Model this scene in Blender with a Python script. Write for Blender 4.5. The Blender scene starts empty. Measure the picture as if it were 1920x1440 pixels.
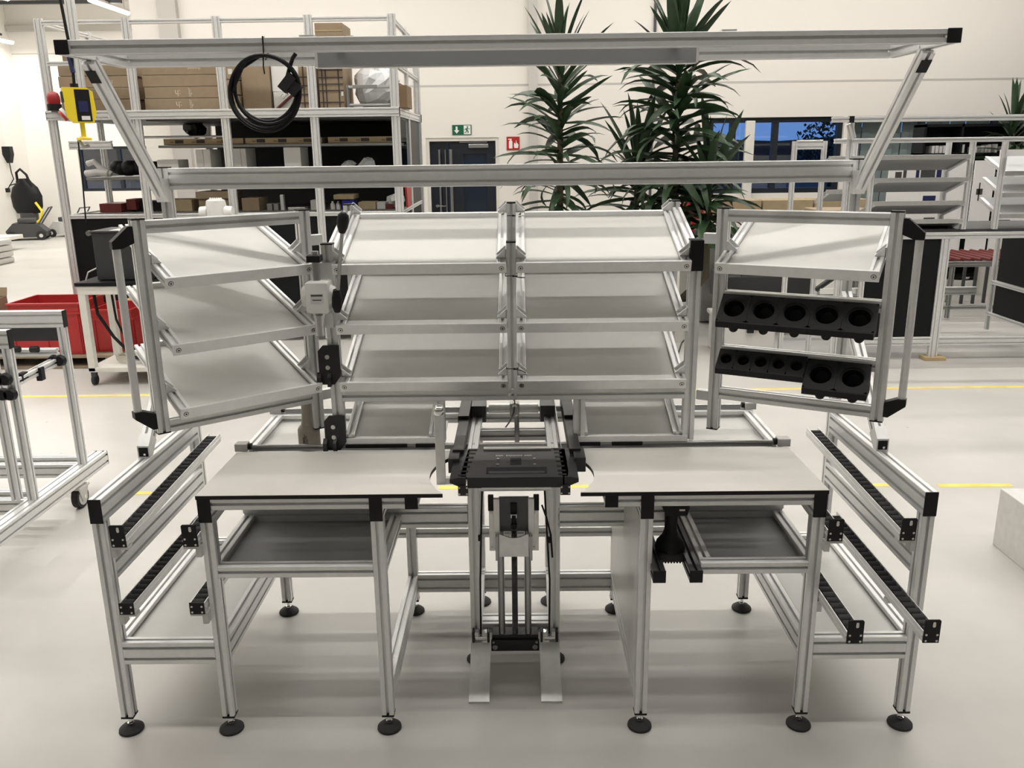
import bpy, bmesh, math, random
from mathutils import Vector, Matrix

# ------------------------------------------------------------------ camera, world, light, exposure
scn = bpy.context.scene
COL = scn.collection
CP, CYAW, CROLL = 0.2675, -0.00795, 0.0123      # pitch down, yaw, roll
cam = bpy.data.cameras.new('camera')
cam_o = bpy.data.objects.new('camera', cam)
COL.objects.link(cam_o)
cam.sensor_fit = 'HORIZONTAL'
cam.sensor_width = 36.0
cam.lens = 36.0 * 1604.8 / 1920.0
cam.clip_start, cam.clip_end = 0.05, 200
_f0 = Vector((math.sin(CYAW), math.cos(CYAW), 0)); _r0 = Vector((math.cos(CYAW), -math.sin(CYAW), 0)); _u0 = Vector((0, 0, 1))
_fw = math.cos(CP) * _f0 - math.sin(CP) * _u0
_dn = -(math.sin(CP) * _f0 + math.cos(CP) * _u0)
_r = math.cos(CROLL) * _r0 + math.sin(CROLL) * _dn
_d = -math.sin(CROLL) * _r0 + math.cos(CROLL) * _dn
cm = Matrix.Identity(4)
for i in range(3):
    cm[i][0], cm[i][1], cm[i][2] = _r[i], -_d[i], -_fw[i]
cm[0][3], cm[1][3], cm[2][3] = 0.0, -2.4743, 1.8907
cam_o.matrix_world = cm
scn.camera = cam_o
vs = scn.view_settings
vs.view_transform = 'Standard'; vs.look = 'None'; vs.exposure = 0.0; vs.gamma = 1.0; vs.use_curve_mapping = False

w = bpy.data.worlds.new('dusk_sky'); scn.world = w; w.use_nodes = True
w.node_tree.nodes['Background'].inputs[0].default_value = (0.19, 0.38, 0.86, 1)
w.node_tree.nodes['Background'].inputs[1].default_value = 0.9

CEIL = 5.4
LAMP_Z = 4.9
LAMP_POWER = 38.0
LAMP_GAIN = (.16, .54, .68, .85, .85, 1.25, 1.1)      # power factor per row, tuned to balance the light
LAMP_COL = (1.0, 0.965, 0.91)
LAMP_ROWS = (-4.6, -0.6, 1.45, 3.5, 5.6, 7.7, 9.8)   # rows of ceiling tubes across the hall; first one added to light front faces
LAMP_XS = (-4.2, 4.2)

cy = scn.cycles
cy.use_adaptive_sampling = True; cy.adaptive_threshold = 0.03
cy.max_bounces, cy.diffuse_bounces, cy.glossy_bounces, cy.transmission_bounces, cy.transparent_max_bounces = 7, 4, 3, 3, 8
random.seed(7)
# ------------------------------------------------------------------ helpers
FR = [Matrix.Identity(4)]
WM = {}
def T(x, y, z): return Matrix.Translation((x, y, z))
def RZ(a): return Matrix.Rotation(a, 4, 'Z')
class frame:
    def __init__(s, m): s.m = m
    def __enter__(s): FR.append(FR[-1] @ s.m)
    def __exit__(s, *a): FR.pop()

def mat(name, col, rough=0.5, metal=0.0, noise=0.0, nscale=8.0, spec=0.5, emit=None, bump=0.0, bscale=60.0, stretch=None, coat=0.0):
    m = bpy.data.materials.new(name); m.use_nodes = True
    nt = m.node_tree; b = nt.nodes['Principled BSDF']
    b.inputs['Base Color'].default_value = (*col, 1); b.inputs['Roughness'].default_value = rough
    b.inputs['Metallic'].default_value = metal
    b.inputs['Specular IOR Level'].default_value = spec
    b.inputs['Coat Weight'].default_value = coat
    if noise or bump:
        tc = nt.nodes.new('ShaderNodeTexCoord'); src = tc.outputs['Object']
        if stretch:
            mp = nt.nodes.new('ShaderNodeMapping'); mp.inputs['Scale'].default_value = stretch
            nt.links.new(src, mp.inputs['Vector']); src = mp.outputs['Vector']
    if noise:
        n = nt.nodes.new('ShaderNodeTexNoise'); n.inputs['Scale'].default_value = nscale; n.inputs['Detail'].default_value = 5
        nt.links.new(src, n.inputs['Vector'])
        r = nt.nodes.new('ShaderNodeValToRGB')
        r.color_ramp.elements[0].position = 0.3; r.color_ramp.elements[1].position = 0.7
        r.color_ramp.elements[0].color = (*[c * (1 - noise) for c in col], 1)
        r.color_ramp.elements[1].color = (*[min(1, c * (1 + noise)) for c in col], 1)
        nt.links.new(n.outputs['Fac'], r.inputs['Fac']); nt.links.new(r.outputs['Color'], b.inputs['Base Color'])
    if bump:
        n2 = nt.nodes.new('ShaderNodeTexNoise'); n2.inputs['Scale'].default_value = bscale
        nt.links.new(src, n2.inputs['Vector'])
        bp = nt.nodes.new('ShaderNodeBump'); bp.inputs['Strength'].default_value = bump; bp.inputs['Distance'].default_value = 0.002
        nt.links.new(n2.outputs['Fac'], bp.inputs['Height']); nt.links.new(bp.outputs['Normal'], b.inputs['Normal'])
    if emit:
        b.inputs['Emission Color'].default_value = (*emit[0], 1); b.inputs['Emission Strength'].default_value = emit[1]
    return m

ALU = mat('anodised_aluminium', (0.80, 0.802, 0.80), 0.42, 0.52, 0.03, 40)
ALUD = mat('dark_anodised_aluminium', (0.10, 0.10, 0.105), 0.35, 0.8)
CHROME = mat('chromed_steel', (0.8, 0.8, 0.8), 0.12, 1.0)
STEEL = mat('brushed_steel', (0.42, 0.42, 0.42), 0.32, 1.0)
MILL = mat('milled_aluminium', (0.78, 0.78, 0.77), 0.42, 1.0, 0.05, 30)
BLACK = mat('black_plastic', (0.008, 0.008, 0.009), 0.5, spec=0.3)
BLACKM = mat('black_anodised_plate', (0.016, 0.016, 0.017), 0.38, 0.0, 0.2, 30, stretch=(1, 12, 1))
RUBBER = mat('black_rubber', (0.018, 0.018, 0.018), 0.7)
PANEL = mat('light_grey_laminate', (0.70, 0.69, 0.66), 0.35, 0.0, 0.02, 20)
TRAYP = mat('mid_grey_tray_laminate', (0.33, 0.335, 0.335), 0.4)
TABLE = mat('warm_white_worktop', (0.78, 0.755, 0.71), 0.45, 0.0, 0.02, 12)
WHITE = mat('white_plastic', (0.82, 0.81, 0.78), 0.4)
WPAINT = mat('white_painted_steel', (0.74, 0.72, 0.67), 0.45, 0.0, 0.05, 10)
LGREY = mat('light_grey_plastic', (0.62, 0.61, 0.59), 0.5)
CARD = mat('brown_cardboard', (0.33, 0.25, 0.165), 0.8, 0.0, 0.06, 14)
CARD2 = mat('pale_cardboard', (0.42, 0.33, 0.205), 0.8, 0.0, 0.06, 14)
CARDD = mat('dark_cardboard', (0.25, 0.17, 0.10), 0.85)
PRINT = mat('white_print', (0.66, 0.58, 0.48), 0.8)
INK = mat('dark_print', (0.06, 0.05, 0.045), 0.8)
RED = mat('red_plastic', (0.46, 0.03, 0.03), 0.45)
DRED2 = mat('beacon_red', (0.32, 0.012, 0.015), 0.3)
DRED = mat('dark_red_parts', (0.14, 0.02, 0.018), 0.5)
YEL = mat('yellow_plastic', (0.85, 0.66, 0.03), 0.4)
YTAPE = mat('yellow_floor_tape', (0.78, 0.62, 0.14), 0.6, 0.0, 0.12, 9)
BLUE = mat('blue_plastic', (0.03, 0.035, 0.30), 0.4)
NAVY = mat('navy_label', (0.015, 0.02, 0.09), 0.4)
WOOD = mat('pale_wood', (0.52, 0.38, 0.2), 0.7, 0.0, 0.12, 10, stretch=(1, 8, 1))
PALLET = mat('weathered_pallet_wood', (0.30, 0.24, 0.17), 0.85, 0.0, 0.2, 9)
MALLET = mat('worn_wood_head', (0.46, 0.42, 0.355), 0.75, 0.0, 0.08, 20)
LEAF = mat('dark_green_leaf', (0.030, 0.062, 0.026), 0.42, 0.0, 0.25, 6)
TRUNK = mat('plant_stem', (0.10, 0.085, 0.055), 0.9)
SOIL = mat('soil', (0.03, 0.022, 0.015), 0.95)
DARKP = mat('dark_steel_panel', (0.055, 0.056, 0.058), 0.5)
BLKP = mat('black_panel', (0.005, 0.006, 0.007), 0.6, spec=0.25)
GSTEEL = mat('grey_shelf_steel', (0.30, 0.30, 0.29), 0.5, 0.4)
PLASTF = mat('clear_plastic_film', (0.72, 0.73, 0.74), 0.25)
FOAM = mat('white_foam_block', (0.66, 0.65, 0.62), 0.8, 0.0, 0.05, 25, bump=0.4, bscale=300)
SCREW = mat('screw_steel', (0.62, 0.61, 0.58), 0.3, 1.0)
WALL = mat('cream_wall_paint', (0.80, 0.765, 0.715), 0.75)
WALL2 = mat('white_wall_paint', (0.84, 0.82, 0.775), 0.75)
LBAR = mat('lamp_bar_grey', (0.30, 0.31, 0.315), 0.45, 0.6)
WALLG = mat('unseen_wall_grey', (0.36, 0.36, 0.35), 0.6)  # tone of the unseen walls, set for the light they bounce
GROOVE = mat('grey_joint', (0.52, 0.50, 0.47), 0.8)
CEILM = mat('ceiling_grey', (0.24, 0.24, 0.235), 0.8)
DOORM = mat('anthracite_door', (0.012, 0.015, 0.022), 0.35)
DOORG = mat('dark_door_glass', (0.012, 0.02, 0.036), 0.1)
GREEN = mat('green_sign', (0.0, 0.10, 0.045), 0.5)
SIGNW = mat('sign_white', (0.85, 0.85, 0.82), 0.5)
SIGNR = mat('sign_red', (0.42, 0.01, 0.012), 0.5)
CURT = mat('pale_curtain', (0.50, 0.51, 0.46), 0.8)
POSTER = mat('white_poster', (0.84, 0.83, 0.82), 0.6)
HILL = mat('dusk_hill', (0.008, 0.013, 0.022), 0.95)
TUBE = mat('lit_tube', (1, 1, 1), 0.5, emit=((1.0, 0.95, 0.87), 14.0))
CABG = mat('charcoal_cabinet', (0.035, 0.037, 0.038), 0.4)
WIRE = mat('pale_cable', (0.55, 0.52, 0.44), 0.5)

def glass_mat():
    m = bpy.data.materials.new('window_glass'); m.use_nodes = True; nt = m.node_tree
    for n in list(nt.nodes): nt.nodes.remove(n)
    o = nt.nodes.new('ShaderNodeOutputMaterial'); mx = nt.nodes.new('ShaderNodeMixShader')
    t = nt.nodes.new('ShaderNodeBsdfTransparent'); t.inputs[0].default_value = (0.86, 0.9, 0.92, 1)
    g = nt.nodes.new('ShaderNodeBsdfGlossy'); g.inputs['Roughness'].default_value = 0.02
    mx.inputs[0].default_value = 0.08
    nt.links.new(t.outputs[0], mx.inputs[1]); nt.links.new(g.outputs[0], mx.inputs[2]); nt.links.new(mx.outputs[0], o.inputs[0])
    return m
GLASS = glass_mat()

def floor_mat():
    m = bpy.data.materials.new('epoxy_floor'); m.use_nodes = True; nt = m.node_tree; b = nt.nodes['Principled BSDF']
    tc = nt.nodes.new('ShaderNodeTexCoord')
    n = nt.nodes.new('ShaderNodeTexNoise'); n.inputs['Scale'].default_value = 1.3; n.inputs['Detail'].default_value = 8; n.inputs['Roughness'].default_value = 0.62
    nt.links.new(tc.outputs['Object'], n.inputs['Vector'])
    r = nt.nodes.new('ShaderNodeValToRGB')
    r.color_ramp.elements[0].position = 0.3; r.color_ramp.elements[1].position = 0.72
    r.color_ramp.elements[0].color = (0.47, 0.455, 0.43, 1); r.color_ramp.elements[1].color = (0.56, 0.545, 0.515, 1)
    nt.links.new(n.outputs['Fac'], r.inputs['Fac'])
    # small dark specks of dirt
    v = nt.nodes.new('ShaderNodeTexVoronoi'); v.inputs['Scale'].default_value = 3.1
    nt.links.new(tc.outputs['Object'], v.inputs['Vector'])
    lt = nt.nodes.new('ShaderNodeMath'); lt.operation = 'LESS_THAN'; lt.inputs[1].default_value = 0.018
    nt.links.new(v.outputs['Distance'], lt.inputs[0])
    mx = nt.nodes.new('ShaderNodeMixRGB'); mx.inputs[2].default_value = (0.16, 0.13, 0.10, 1)
    nt.links.new(lt.outputs[0], mx.inputs[0]); nt.links.new(r.outputs['Color'], mx.inputs[1])
    nt.links.new(mx.outputs[0], b.inputs['Base Color'])
    rr = nt.nodes.new('ShaderNodeMapRange'); rr.inputs['To Min'].default_value = 0.30; rr.inputs['To Max'].default_value = 0.5
    nt.links.new(n.outputs['Fac'], rr.inputs['Value']); nt.links.new(rr.outputs[0], b.inputs['Roughness'])
    b.inputs['Specular IOR Level'].default_value = 0.45
    return m
FLOOR = floor_mat()

class MB:
    """collects shapes into one mesh"""
    def __init__(s): s.bm = bmesh.new(); s.mi = 0
    def _tag(s, faces):
        for f in faces: f.material_index = s.mi
    def box(s, x0, x1, y0, y1, z0, z1, bev=0.0):
        vs_ = [s.bm.verts.new(p) for p in ((x0,y0,z0),(x1,y0,z0),(x1,y1,z0),(x0,y1,z0),(x0,y0,z1),(x1,y0,z1),(x1,y1,z1),(x0,y1,z1))]
        fs = [s.bm.faces.new([vs_[i] for i in q]) for q in ((0,3,2,1),(4,5,6,7),(0,1,5,4),(1,2,6,5),(2,3,7,6),(3,0,4,7))]
        s._tag(fs)
        if bev > 0:
            es = set(e for f in fs for e in f.edges)
            r = bmesh.ops.bevel(s.bm, geom=list(es), offset=bev, segments=2, profile=0.5, affect='EDGES')
            s._tag(r['faces'])
        return s
    def obox(s, c, ax, ay, az, hx, hy, hz):
        c = Vector(c); ax = Vector(ax).normalized(); ay = Vector(ay).normalized(); az = Vector(az).normalized()
        P = [c + ax*hx*i + ay*hy*j + az*hz*k for (i,j,k) in ((-1,-1,-1),(1,-1,-1),(1,1,-1),(-1,1,-1),(-1,-1,1),(1,-1,1),(1,1,1),(-1,1,1))]
        vs_ = [s.bm.verts.new(p) for p in P]
        s._tag([s.bm.faces.new([vs_[i] for i in q]) for q in ((0,3,2,1),(4,5,6,7),(0,1,5,4),(1,2,6,5),(2,3,7,6),(3,0,4,7))])
        return s
    def loft(s, rings, cap0=True, cap1=True, closed=True):
        R_ = [[s.bm.verts.new(p) for p in r] for r in rings]
        fs = []
        n = len(R_[0])
        for a, b in zip(R_, R_[1:]):
            for i in range(n if closed else n - 1):
                j = (i + 1) % n
                try: fs.append(s.bm.faces.new((a[i], a[j], b[j], b[i])))
                except ValueError: pass
        if cap0 and n > 2: fs.append(s.bm.faces.new(list(reversed(R_[0]))))
        if cap1 and n > 2: fs.append(s.bm.faces.new(R_[-1]))
        s._tag(fs); return s
    def cyl(s, p0, p1, r0, r1=None, n=16, cap=True):
        p0 = Vector(p0); p1 = Vector(p1); r1 = r0 if r1 is None else r1
        d = (p1 - p0).normalized(); a = d.orthogonal().normalized(); b = d.cross(a)
        ring = lambda p, r: [p + (a*math.cos(2*math.pi*i/n) + b*math.sin(2*math.pi*i/n))*r for i in range(n)]
        return s.loft([ring(p0, r0), ring(p1, r1)], cap, cap)
    def lathe(s, c, prof, n=20, cap0=True, cap1=True):
        c = Vector(c)
        return s.loft([[c + Vector((r*math.cos(2*math.pi*i/n), r*math.sin(2*math.pi*i/n), z)) for i in range(n)] for r, z in prof], cap0, cap1)
    def tube(s, pts, r, n=8, cap=True):
        pts = [Vector(p) for p in pts]; rings = []; a = None
        for i, p in enumerate(pts):
            d = (pts[min(i+1, len(pts)-1)] - pts[max(i-1, 0)]).normalized()
            a = d.orthogonal().normalized() if a is None else (a - d*a.dot(d)).normalized()
            b = d.cross(a); rr = r[i] if isinstance(r, (list, tuple)) else r
            rings.append([p + (a*math.cos(2*math.pi*k/n) + b*math.sin(2*math.pi*k/n))*rr for k in range(n)])
        return s.loft(rings, cap, cap)
    def sphere(s, c, r, n=16, m=10, sc=(1,1,1)):
        c = Vector(c)
        rings = []
        for j in range(1, m):
            t = math.pi*j/m
            rings.append([c + Vector((r*sc[0]*math.sin(t)*math.cos(2*math.pi*i/n), r*sc[1]*math.sin(t)*math.sin(2*math.pi*i/n), -r*sc[2]*math.cos(t))) for i in range(n)])
        return s.loft(rings)
    def prism(s, pts, axis, a, b):
        """2-D outline extruded along axis 'x','y','z' from a to b"""
        def m3(p, t): return {'x': (t, p[0], p[1]), 'y': (p[0], t, p[1]), 'z': (p[0], p[1], t)}[axis]
        return s.loft([[m3(p, a) for p in pts], [m3(p, b) for p in pts]])
    def mesh(s, name):
        bmesh.ops.recalc_face_normals(s.bm, faces=s.bm.faces[:])
        me = bpy.data.meshes.new(name); s.bm.to_mesh(me); s.bm.free(); return me

def _link(o, parent, world):
    COL.objects.link(o)
    WM[o.name] = world
    if parent is not None:
        o.parent = parent
        o.matrix_parent_inverse = WM[parent.name].inverted()
    o.matrix_basis = world

def add(name, shape, mats, parent=None, M=None, smooth=False):
    me = shape.mesh(name) if isinstance(shape, MB) else shape
    if not isinstance(mats, (list, tuple)): mats = [mats]
    if len(me.materials) == 0:
        for m in mats: me.materials.append(m)
    if smooth:
        me.polygons.foreach_set('use_smooth', [True]*len(me.polygons))
        try: me.set_sharp_from_angle(angle=math.radians(38))
        except Exception: pass
    o = bpy.data.objects.new(name, me)
    _link(o, parent, FR[-1] @ (M if M is not None else Matrix.Identity(4)))
    return o
def tag(o, label, cat, group=None):
    o['label'] = label; o['category'] = cat
    if group: o['group'] = group
    return o
def thing(name, label, cat, loc=(0, 0, 0), group=None):
    o = bpy.data.objects.new(name, None); o.empty_display_size = 0.05
    _link(o, None, FR[-1] @ T(*loc))
    return tag(o, label, cat, group)
def struct(name, shape, mats, parent=None, smooth=False):
    o = add(name, shape, mats, parent, smooth=smooth)
    if parent is None: o['kind'] = 'structure'
    return o
def dup(root, X, label=None):
    r = root.copy(); COL.objects.link(r)
    wr = X @ WM[root.name]; WM[r.name] = wr; r.matrix_basis = wr
    if label: r['label'] = label
    def rec(o, p):
        for ch in list(o.children):
            c = ch.copy(); COL.objects.link(c); c.parent = p
            c.matrix_parent_inverse = ch.matrix_parent_inverse.copy(); c.matrix_basis = ch.matrix_basis.copy()
            WM[c.name] = X @ WM[ch.name]; rec(ch, c)
    rec(root, r); return r

# ---- slotted aluminium extrusions
_PM = {}
def prof_mesh(w_, h_, L, m):
    k = (round(w_, 4), round(h_, 4), round(L, 4), m.name)
    if k in _PM: return _PM[k]
    c, so, dp = 0.0018, 0.0098, 0.0125
    pts = []
    for side in range(4):
        sl, off = (w_, h_) if side % 2 == 0 else (h_, w_)
        n = int(round(sl / 0.04 + 0.01)) if sl > 0.03 else 0
        seq = [(-sl/2 + c, 0)]
        d = min(dp, off*0.3)
        for i in range(n):
            t = -sl/2 + (i + .5)*sl/n
            seq += [(t - so/2, 0), (t - so/2, d), (t + so/2, d), (t + so/2, 0)]
        seq.append((sl/2 - c, 0))
        a = math.pi/2*side
        for t, dd in seq:
            x, y = t, -off/2 + dd
            pts.append((x*math.cos(a) - y*math.sin(a), x*math.sin(a) + y*math.cos(a)))
    b = MB(); b.prism(pts, 'z', 0, L)
    me = b.mesh('profile'); me.materials.append(m); _PM[k] = me
    return me
def orient(p0, p1, up):
    p0 = Vector(p0); p1 = Vector(p1); z = (p1 - p0).normalized(); up = Vector(up)
    y = (up - z*up.dot(z))
    if y.length < 1e-5: y = z.orthogonal()
    y.normalize(); x = y.cross(z)
    M = Matrix.Identity(4)
    for i in range(3): M[i][0], M[i][1], M[i][2], M[i][3] = x[i], y[i], z[i], p0[i]
    return M, (p1 - p0).length
_CAP = {}
def prof(name, p0, p1, parent, w=0.04, h=0.04, up=(0, 0, 1), m=None, caps=''):
    """extrusion from p0 to p1; h lies along up, w across; caps: 'a' at p0, 'b' at p1"""
    m = m or ALU
    M, L = orient(p0, p1, up)
    o = add(name, prof_mesh(w, h, L, m), m, parent, M)
    for ch in caps:
        k = (w, h)
        if k not in _CAP:
            b = MB(); b.box(-w/2 - .0004, w/2 + .0004, -h/2 - .0004, h/2 + .0004, 0, .005, .0012); me = b.mesh('end_cap'); me.materials.append(BLACK); _CAP[k] = me
        add('end_cap', _CAP[k], BLACK, o, M @ T(0, 0, L if ch == 'b' else -.005))
    return o
def boxp(name, parent, x0, x1, y0, y1, z0, z1, m, bev=0.0):
    b = MB(); b.box(x0, x1, y0, y1, z0, z1, bev); return add(name, b, m, parent)
def boxthing(name, label, cat, x0, x1, y0, y1, z0, z1, m, bev=0.0, group=None):
    b = MB(); b.box(x0, x1, y0, y1, z0, z1, bev); return tag(add(name, b, m), label, cat, group)

_FOOT = None
def foot(parent, x, y, ztop):
    """levelling foot: pad, stud, nut and the leg's end plate"""
    global _FOOT
    if _FOOT is None:
        a = MB(); a.lathe((0, 0, 0), [(.039, 0), (.041, .003), (.040, .009), (.030, .018), (.018, .024), (.014, .026)], 24)
        am = a.mesh('foot_pad'); am.materials.append(RUBBER)
        am.polygons.foreach_set('use_smooth', [True]*len(am.polygons)); am.set_sharp_from_angle(angle=0.6)
        b = MB(); b.lathe((0, 0, 0), [(.011, .024), (.011, .032), (.006, .034), (.006, .060)], 12)
        bmm = b.mesh('stud'); bmm.materials.append(CHROME)
        c = MB(); c.box(-.0205, .0205, -.0205, .0205, -.008, 0, .001); cmn = c.mesh('leg_plate'); cmn.materials.append(BLACK)
        _FOOT = (am, bmm, cmn)
    f = add('foot', _FOOT[0], RUBBER, parent, T(x, y, 0))
    add('stud', _FOOT[1], CHROME, f, T(x, y, 0)); add('leg_plate', _FOOT[2], BLACK, f, T(x, y, ztop))

# ------------------------------------------------------------------ room shell
b = MB(); b.box(-14, 13, -9, 20, -.1, 0); struct('floor', b, FLOOR)
b = MB(); b.box(-5.6, 13, -9, 20, CEIL, CEIL + .1); struct('ceiling', b, CEILM)
b = MB(); b.box(-14, -5.6, -9, 20, CEIL, CEIL + .1); struct('ceiling_aisle', b, WALL2)
WY = 11.3
# back wall with door and window openings
wb = MB()
DX0, DX1, DZ = -1.40, -0.27, 2.075
WX0, WX1, WZ0, WZ1 = 2.98, 5.05, 1.18, 2.32
VX0, VX1, VZ0, VZ1 = 5.12, 8.6, 0.6, 2.32
for (x0, x1, z0, z1) in ((-5.5, DX0, 0, CEIL), (DX0, DX1, DZ, CEIL), (DX1, WX0, 0, CEIL), (WX0, WX1, WZ1, CEIL), (WX0, WX1, 0, WZ0), (WX1, VX0, 0, CEIL), (VX0, VX1, VZ1, CEIL), (VX0, VX1, 0, VZ0), (VX1, 13, 0, CEIL)):
    wb.box(x0, x1, WY, WY + .25, z0, z1)
wall_back = struct('wall_back', wb, WALL)
b = MB(); b.box(-5.5, 13, WY - .003, WY + .01, 2.822, 2.850); add('panel_joint', b, GROOVE, wall_back)
for x0, x1, nm in ((-5.30, -5.02, 'pilaster'), (.20, .335, 'pilaster')):
    b = MB(); b.box(x0, x1, WY - .12, WY, 0, CEIL); add(nm, b, GROOVE if x0 > 0 else GROOVE, wall_back)  # grey tone stands in for shading at the pilaster edges
b = MB(); b.cyl((2.09, WY - .04, 0), (2.09, WY - .04, CEIL), .022, n=10); add('pipe', b, DARKP, wall_back)
b = MB(); b.box(-5.75, -5.5, WY, 20, 0, CEIL); struct('wall_partition', b, WALL)
b = MB()
for (x0, x1, z0, z1) in ((-14, -10.9, 0, CEIL), (-10.9, -8.2, 2.08, CEIL), (-10.9, -8.2, 0, 1.0), (-8.2, -5.75, 0, CEIL)): b.box(x0, x1, 19.5, 19.7, z0, z1)
wall_far = struct('wall_far', b, WALL2)
b = MB(); b.box(-14, -5.75, 19.49, 19.5, 4.24, 4.26); add('panel_joint', b, GROOVE, wall_far)
b = MB(); b.box(-12.45, -5.75, 19.36, 19.5, 4.75, 4.87); add('cable_tray', b, GROOVE, wall_far)
b = MB(); b.box(-14, -12.15, 18.6, 19.5, 0, CEIL); struct('wall_left_corner', b, WALL2)
b = MB(); b.box(-14.2, -14, -9, 20, 0, CEIL); struct('wall_left', b, WALL2)
b = MB(); b.box(13, 13.2, -9, 20, 0, CEIL); struct('wall_right', b, WALLG)
b = MB(); b.box(-14, 13, -9.2, -9, 0, CEIL); struct('wall_front', b, WALLG)

def window(name, x0, x1, z0, z1, y, mull, fr=.06, m=DOORM):
    b = MB()
    b.box(x0, x1, y, y + .1, z0, z0 + fr); b.box(x0, x1, y, y + .1, z1 - fr, z1)
    b.box(x0, x0 + fr, y, y + .1, z0 + fr, z1 - fr); b.box(x1 - fr, x1, y, y + .1, z0 + fr, z1 - fr)
    for xm in mull: b.box(xm - fr*.6, xm + fr*.6, y, y + .1, z0 + fr, z1 - fr)
    o = struct(name, b, m)
    xs = [x0 + fr] + list(mull) + [x1 - fr]
    for a, c in zip(xs, xs[1:]):
        g = MB(); g.box(a, c, y + .045, y + .052, z0 + fr, z1 - fr); add('pane', g, GLASS, o)
    return o
win1 = window('window_1', WX0, WX1, WZ0, WZ1, WY + .06, (3.36, 4.02), .075)
b = MB(); b.box(3.52, 3.66, WY - .10, WY - .02, .95, 2.27, .01); add('white_post', b, WPAINT, win1)
win2 = window('window_2', VX0, VX1, VZ0, VZ1, WY + .06, (6.28, 7.4), .07)
window('window_3', -10.9, -8.2, 1.0, 2.08, 19.55, (-9.9, -9.0), .07)
# pleated curtains behind the second window
ct = thing('curtain', 'pale grey vertical curtains behind the glazed office window', 'curtain', (6.5, WY + .3, .6))
xx = 5.2
while xx < 8.5:
    b = MB(); b.box(xx, xx + .12, WY + .30 + .03*((int(xx*10)) % 2), WY + .315 + .03*((int(xx*10)) % 2), .62, 2.3); add('curtain_strip', b, CURT, ct)
    xx += .125
b = MB(); b.box(5.15, 8.55, WY + .29, WY + .36, 2.3, 2.33); add('curtain_rail', b, WPAINT, ct)
# dark hills outside
b = MB()
hp = []
for i in range(41):
    x = -60 + 4*i; hp.append((x, 2.75 + .35*math.sin(i*.55) + .15*math.sin(i*1.7)))
b.prism([(-60, -3)] + hp + [(100, -3)], 'y', 78, 82)
struct('hills', b, HILL)
b = MB(); b.box(-60, 100, WY + .6, 82, -.6, -.5); struct('ground_outside', b, HILL)
# tree outside the window
tr = thing('garden_tree', 'dark tree outside the window against the blue dusk sky', 'tree', (8.0, 20, -.5))
b = MB(); b.cyl((8.0, 20, -.5), (8.0, 20, 1.6), .1, .06); add('trunk', b, TRUNK, tr)
b = MB()
for i in range(900):
    a = random.random()*6.28; rr = random.random()**.5*1.1; z = 1.0 + random.random()*2.0
    rr *= max(.2, 1 - abs(z - 1.9)/1.5)
    c = Vector((8.0 + rr*math.cos(a), 20 + rr*math.sin(a), z)); u = Vector((random.random()-.5, random.random()-.5, random.random()-.5)).normalized(); v = u.orthogonal()
    b.obox(c, u, v, u.cross(v), .05, .03, .004)
o = add('crown', b, LEAF, tr); o['kind'] = 'stuff'

# the double door
d1 = MB(); d1.box(DX0, DX0 + .05, WY + .02, WY + .2, 0, DZ); d1.box(DX1 - .05, DX1, WY + .02, WY + .2, 0, DZ); d1.box(DX0 + .05, DX1 - .05, WY + .02, WY + .2, DZ - .05, DZ)
door = struct('door_1', d1, WPAINT)
for (x0, x1, gx0, gx1) in ((DX0 + .05, -1.06, -1.21, -1.17), (-1.05, DX1 - .05, -.83, -.46)):
    b = MB()
    b.box(x0, gx0, WY + .08, WY + .13, .02, DZ - .05); b.box(gx1, x1, WY + .08, WY + .13, .02, DZ - .05)
    b.box(gx0, gx1, WY + .08, WY + .13, .02, .25); b.box(gx0, gx1, WY + .08, WY + .13, 1.83, DZ - .05)
    lf = add('door_leaf', b, DOORM, door)
    g = MB(); g.box(gx0, gx1, WY + .10, WY + .11, .25, 1.83); add('pane', g, DOORG, lf)
for x0, x1, z0, z1 in ((-1.215, -1.185, .2, 1.90), (-1.115, -1.10, .2, 1.90), (-1.045, -1.00, .2, 1.90), (-.33, -.31, 1.55, 1.80)):
    b = MB(); b.box(x0, x1, WY + .045, WY + .075, z0, z1, .004); add('pull_bar', b, STEEL, door)
b = MB(); b.box(-.74, -.43, WY + .02, WY + .08, 1.92, 1.98, .01); b.box(-.88, -.45, WY + .05, WY + .07, 2.0, 2.015); add('door_closer', b, STEEL, door)
b = MB(); b.cyl((-1.26, WY + .06, 1.04), (-1.26, WY + .08, 1.04), .03); b.box(-1.27, -1.12, WY + .03, WY + .05, 1.03, 1.05, .004); add('door_handle', b, CHROME, door)

# emergency exit sign: arrow down, running figure
sx, sz = -.835, 2.19
ex = thing('exit_sign', 'green emergency exit sign with white arrow above the dark door', 'sign', (sx, WY - .01, sz))
boxp('plate', ex, sx - .148, sx + .148, WY - .012, WY - .001, sz - .074, sz + .074, GREEN)
b = MB(); b.prism([(sx-.095,sz+.05),(sx-.065,sz+.05),(sx-.065,sz-.005),(sx-.04,sz-.005),(sx-.08,sz-.055),(sx-.12,sz-.005),(sx-.095,sz-.005)], 'y', WY-.016, WY-.0125); add('arrow', b, SIGNW, ex)
boxp('doorway_symbol', ex, sx + .03, sx + .135, WY - .016, WY - .0125, sz - .065, sz + .065, SIGNW)
b = MB(); y0, y1 = WY - .020, WY - .0165
b.cyl((sx+.088, y0, sz+.042), (sx+.088, y1, sz+.042), .012, n=12)
b.prism([(sx+.06,sz+.02),(sx+.092,sz+.028),(sx+.088,sz-.012),(sx+.07,sz-.01)], 'y', y0, y1)
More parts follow.
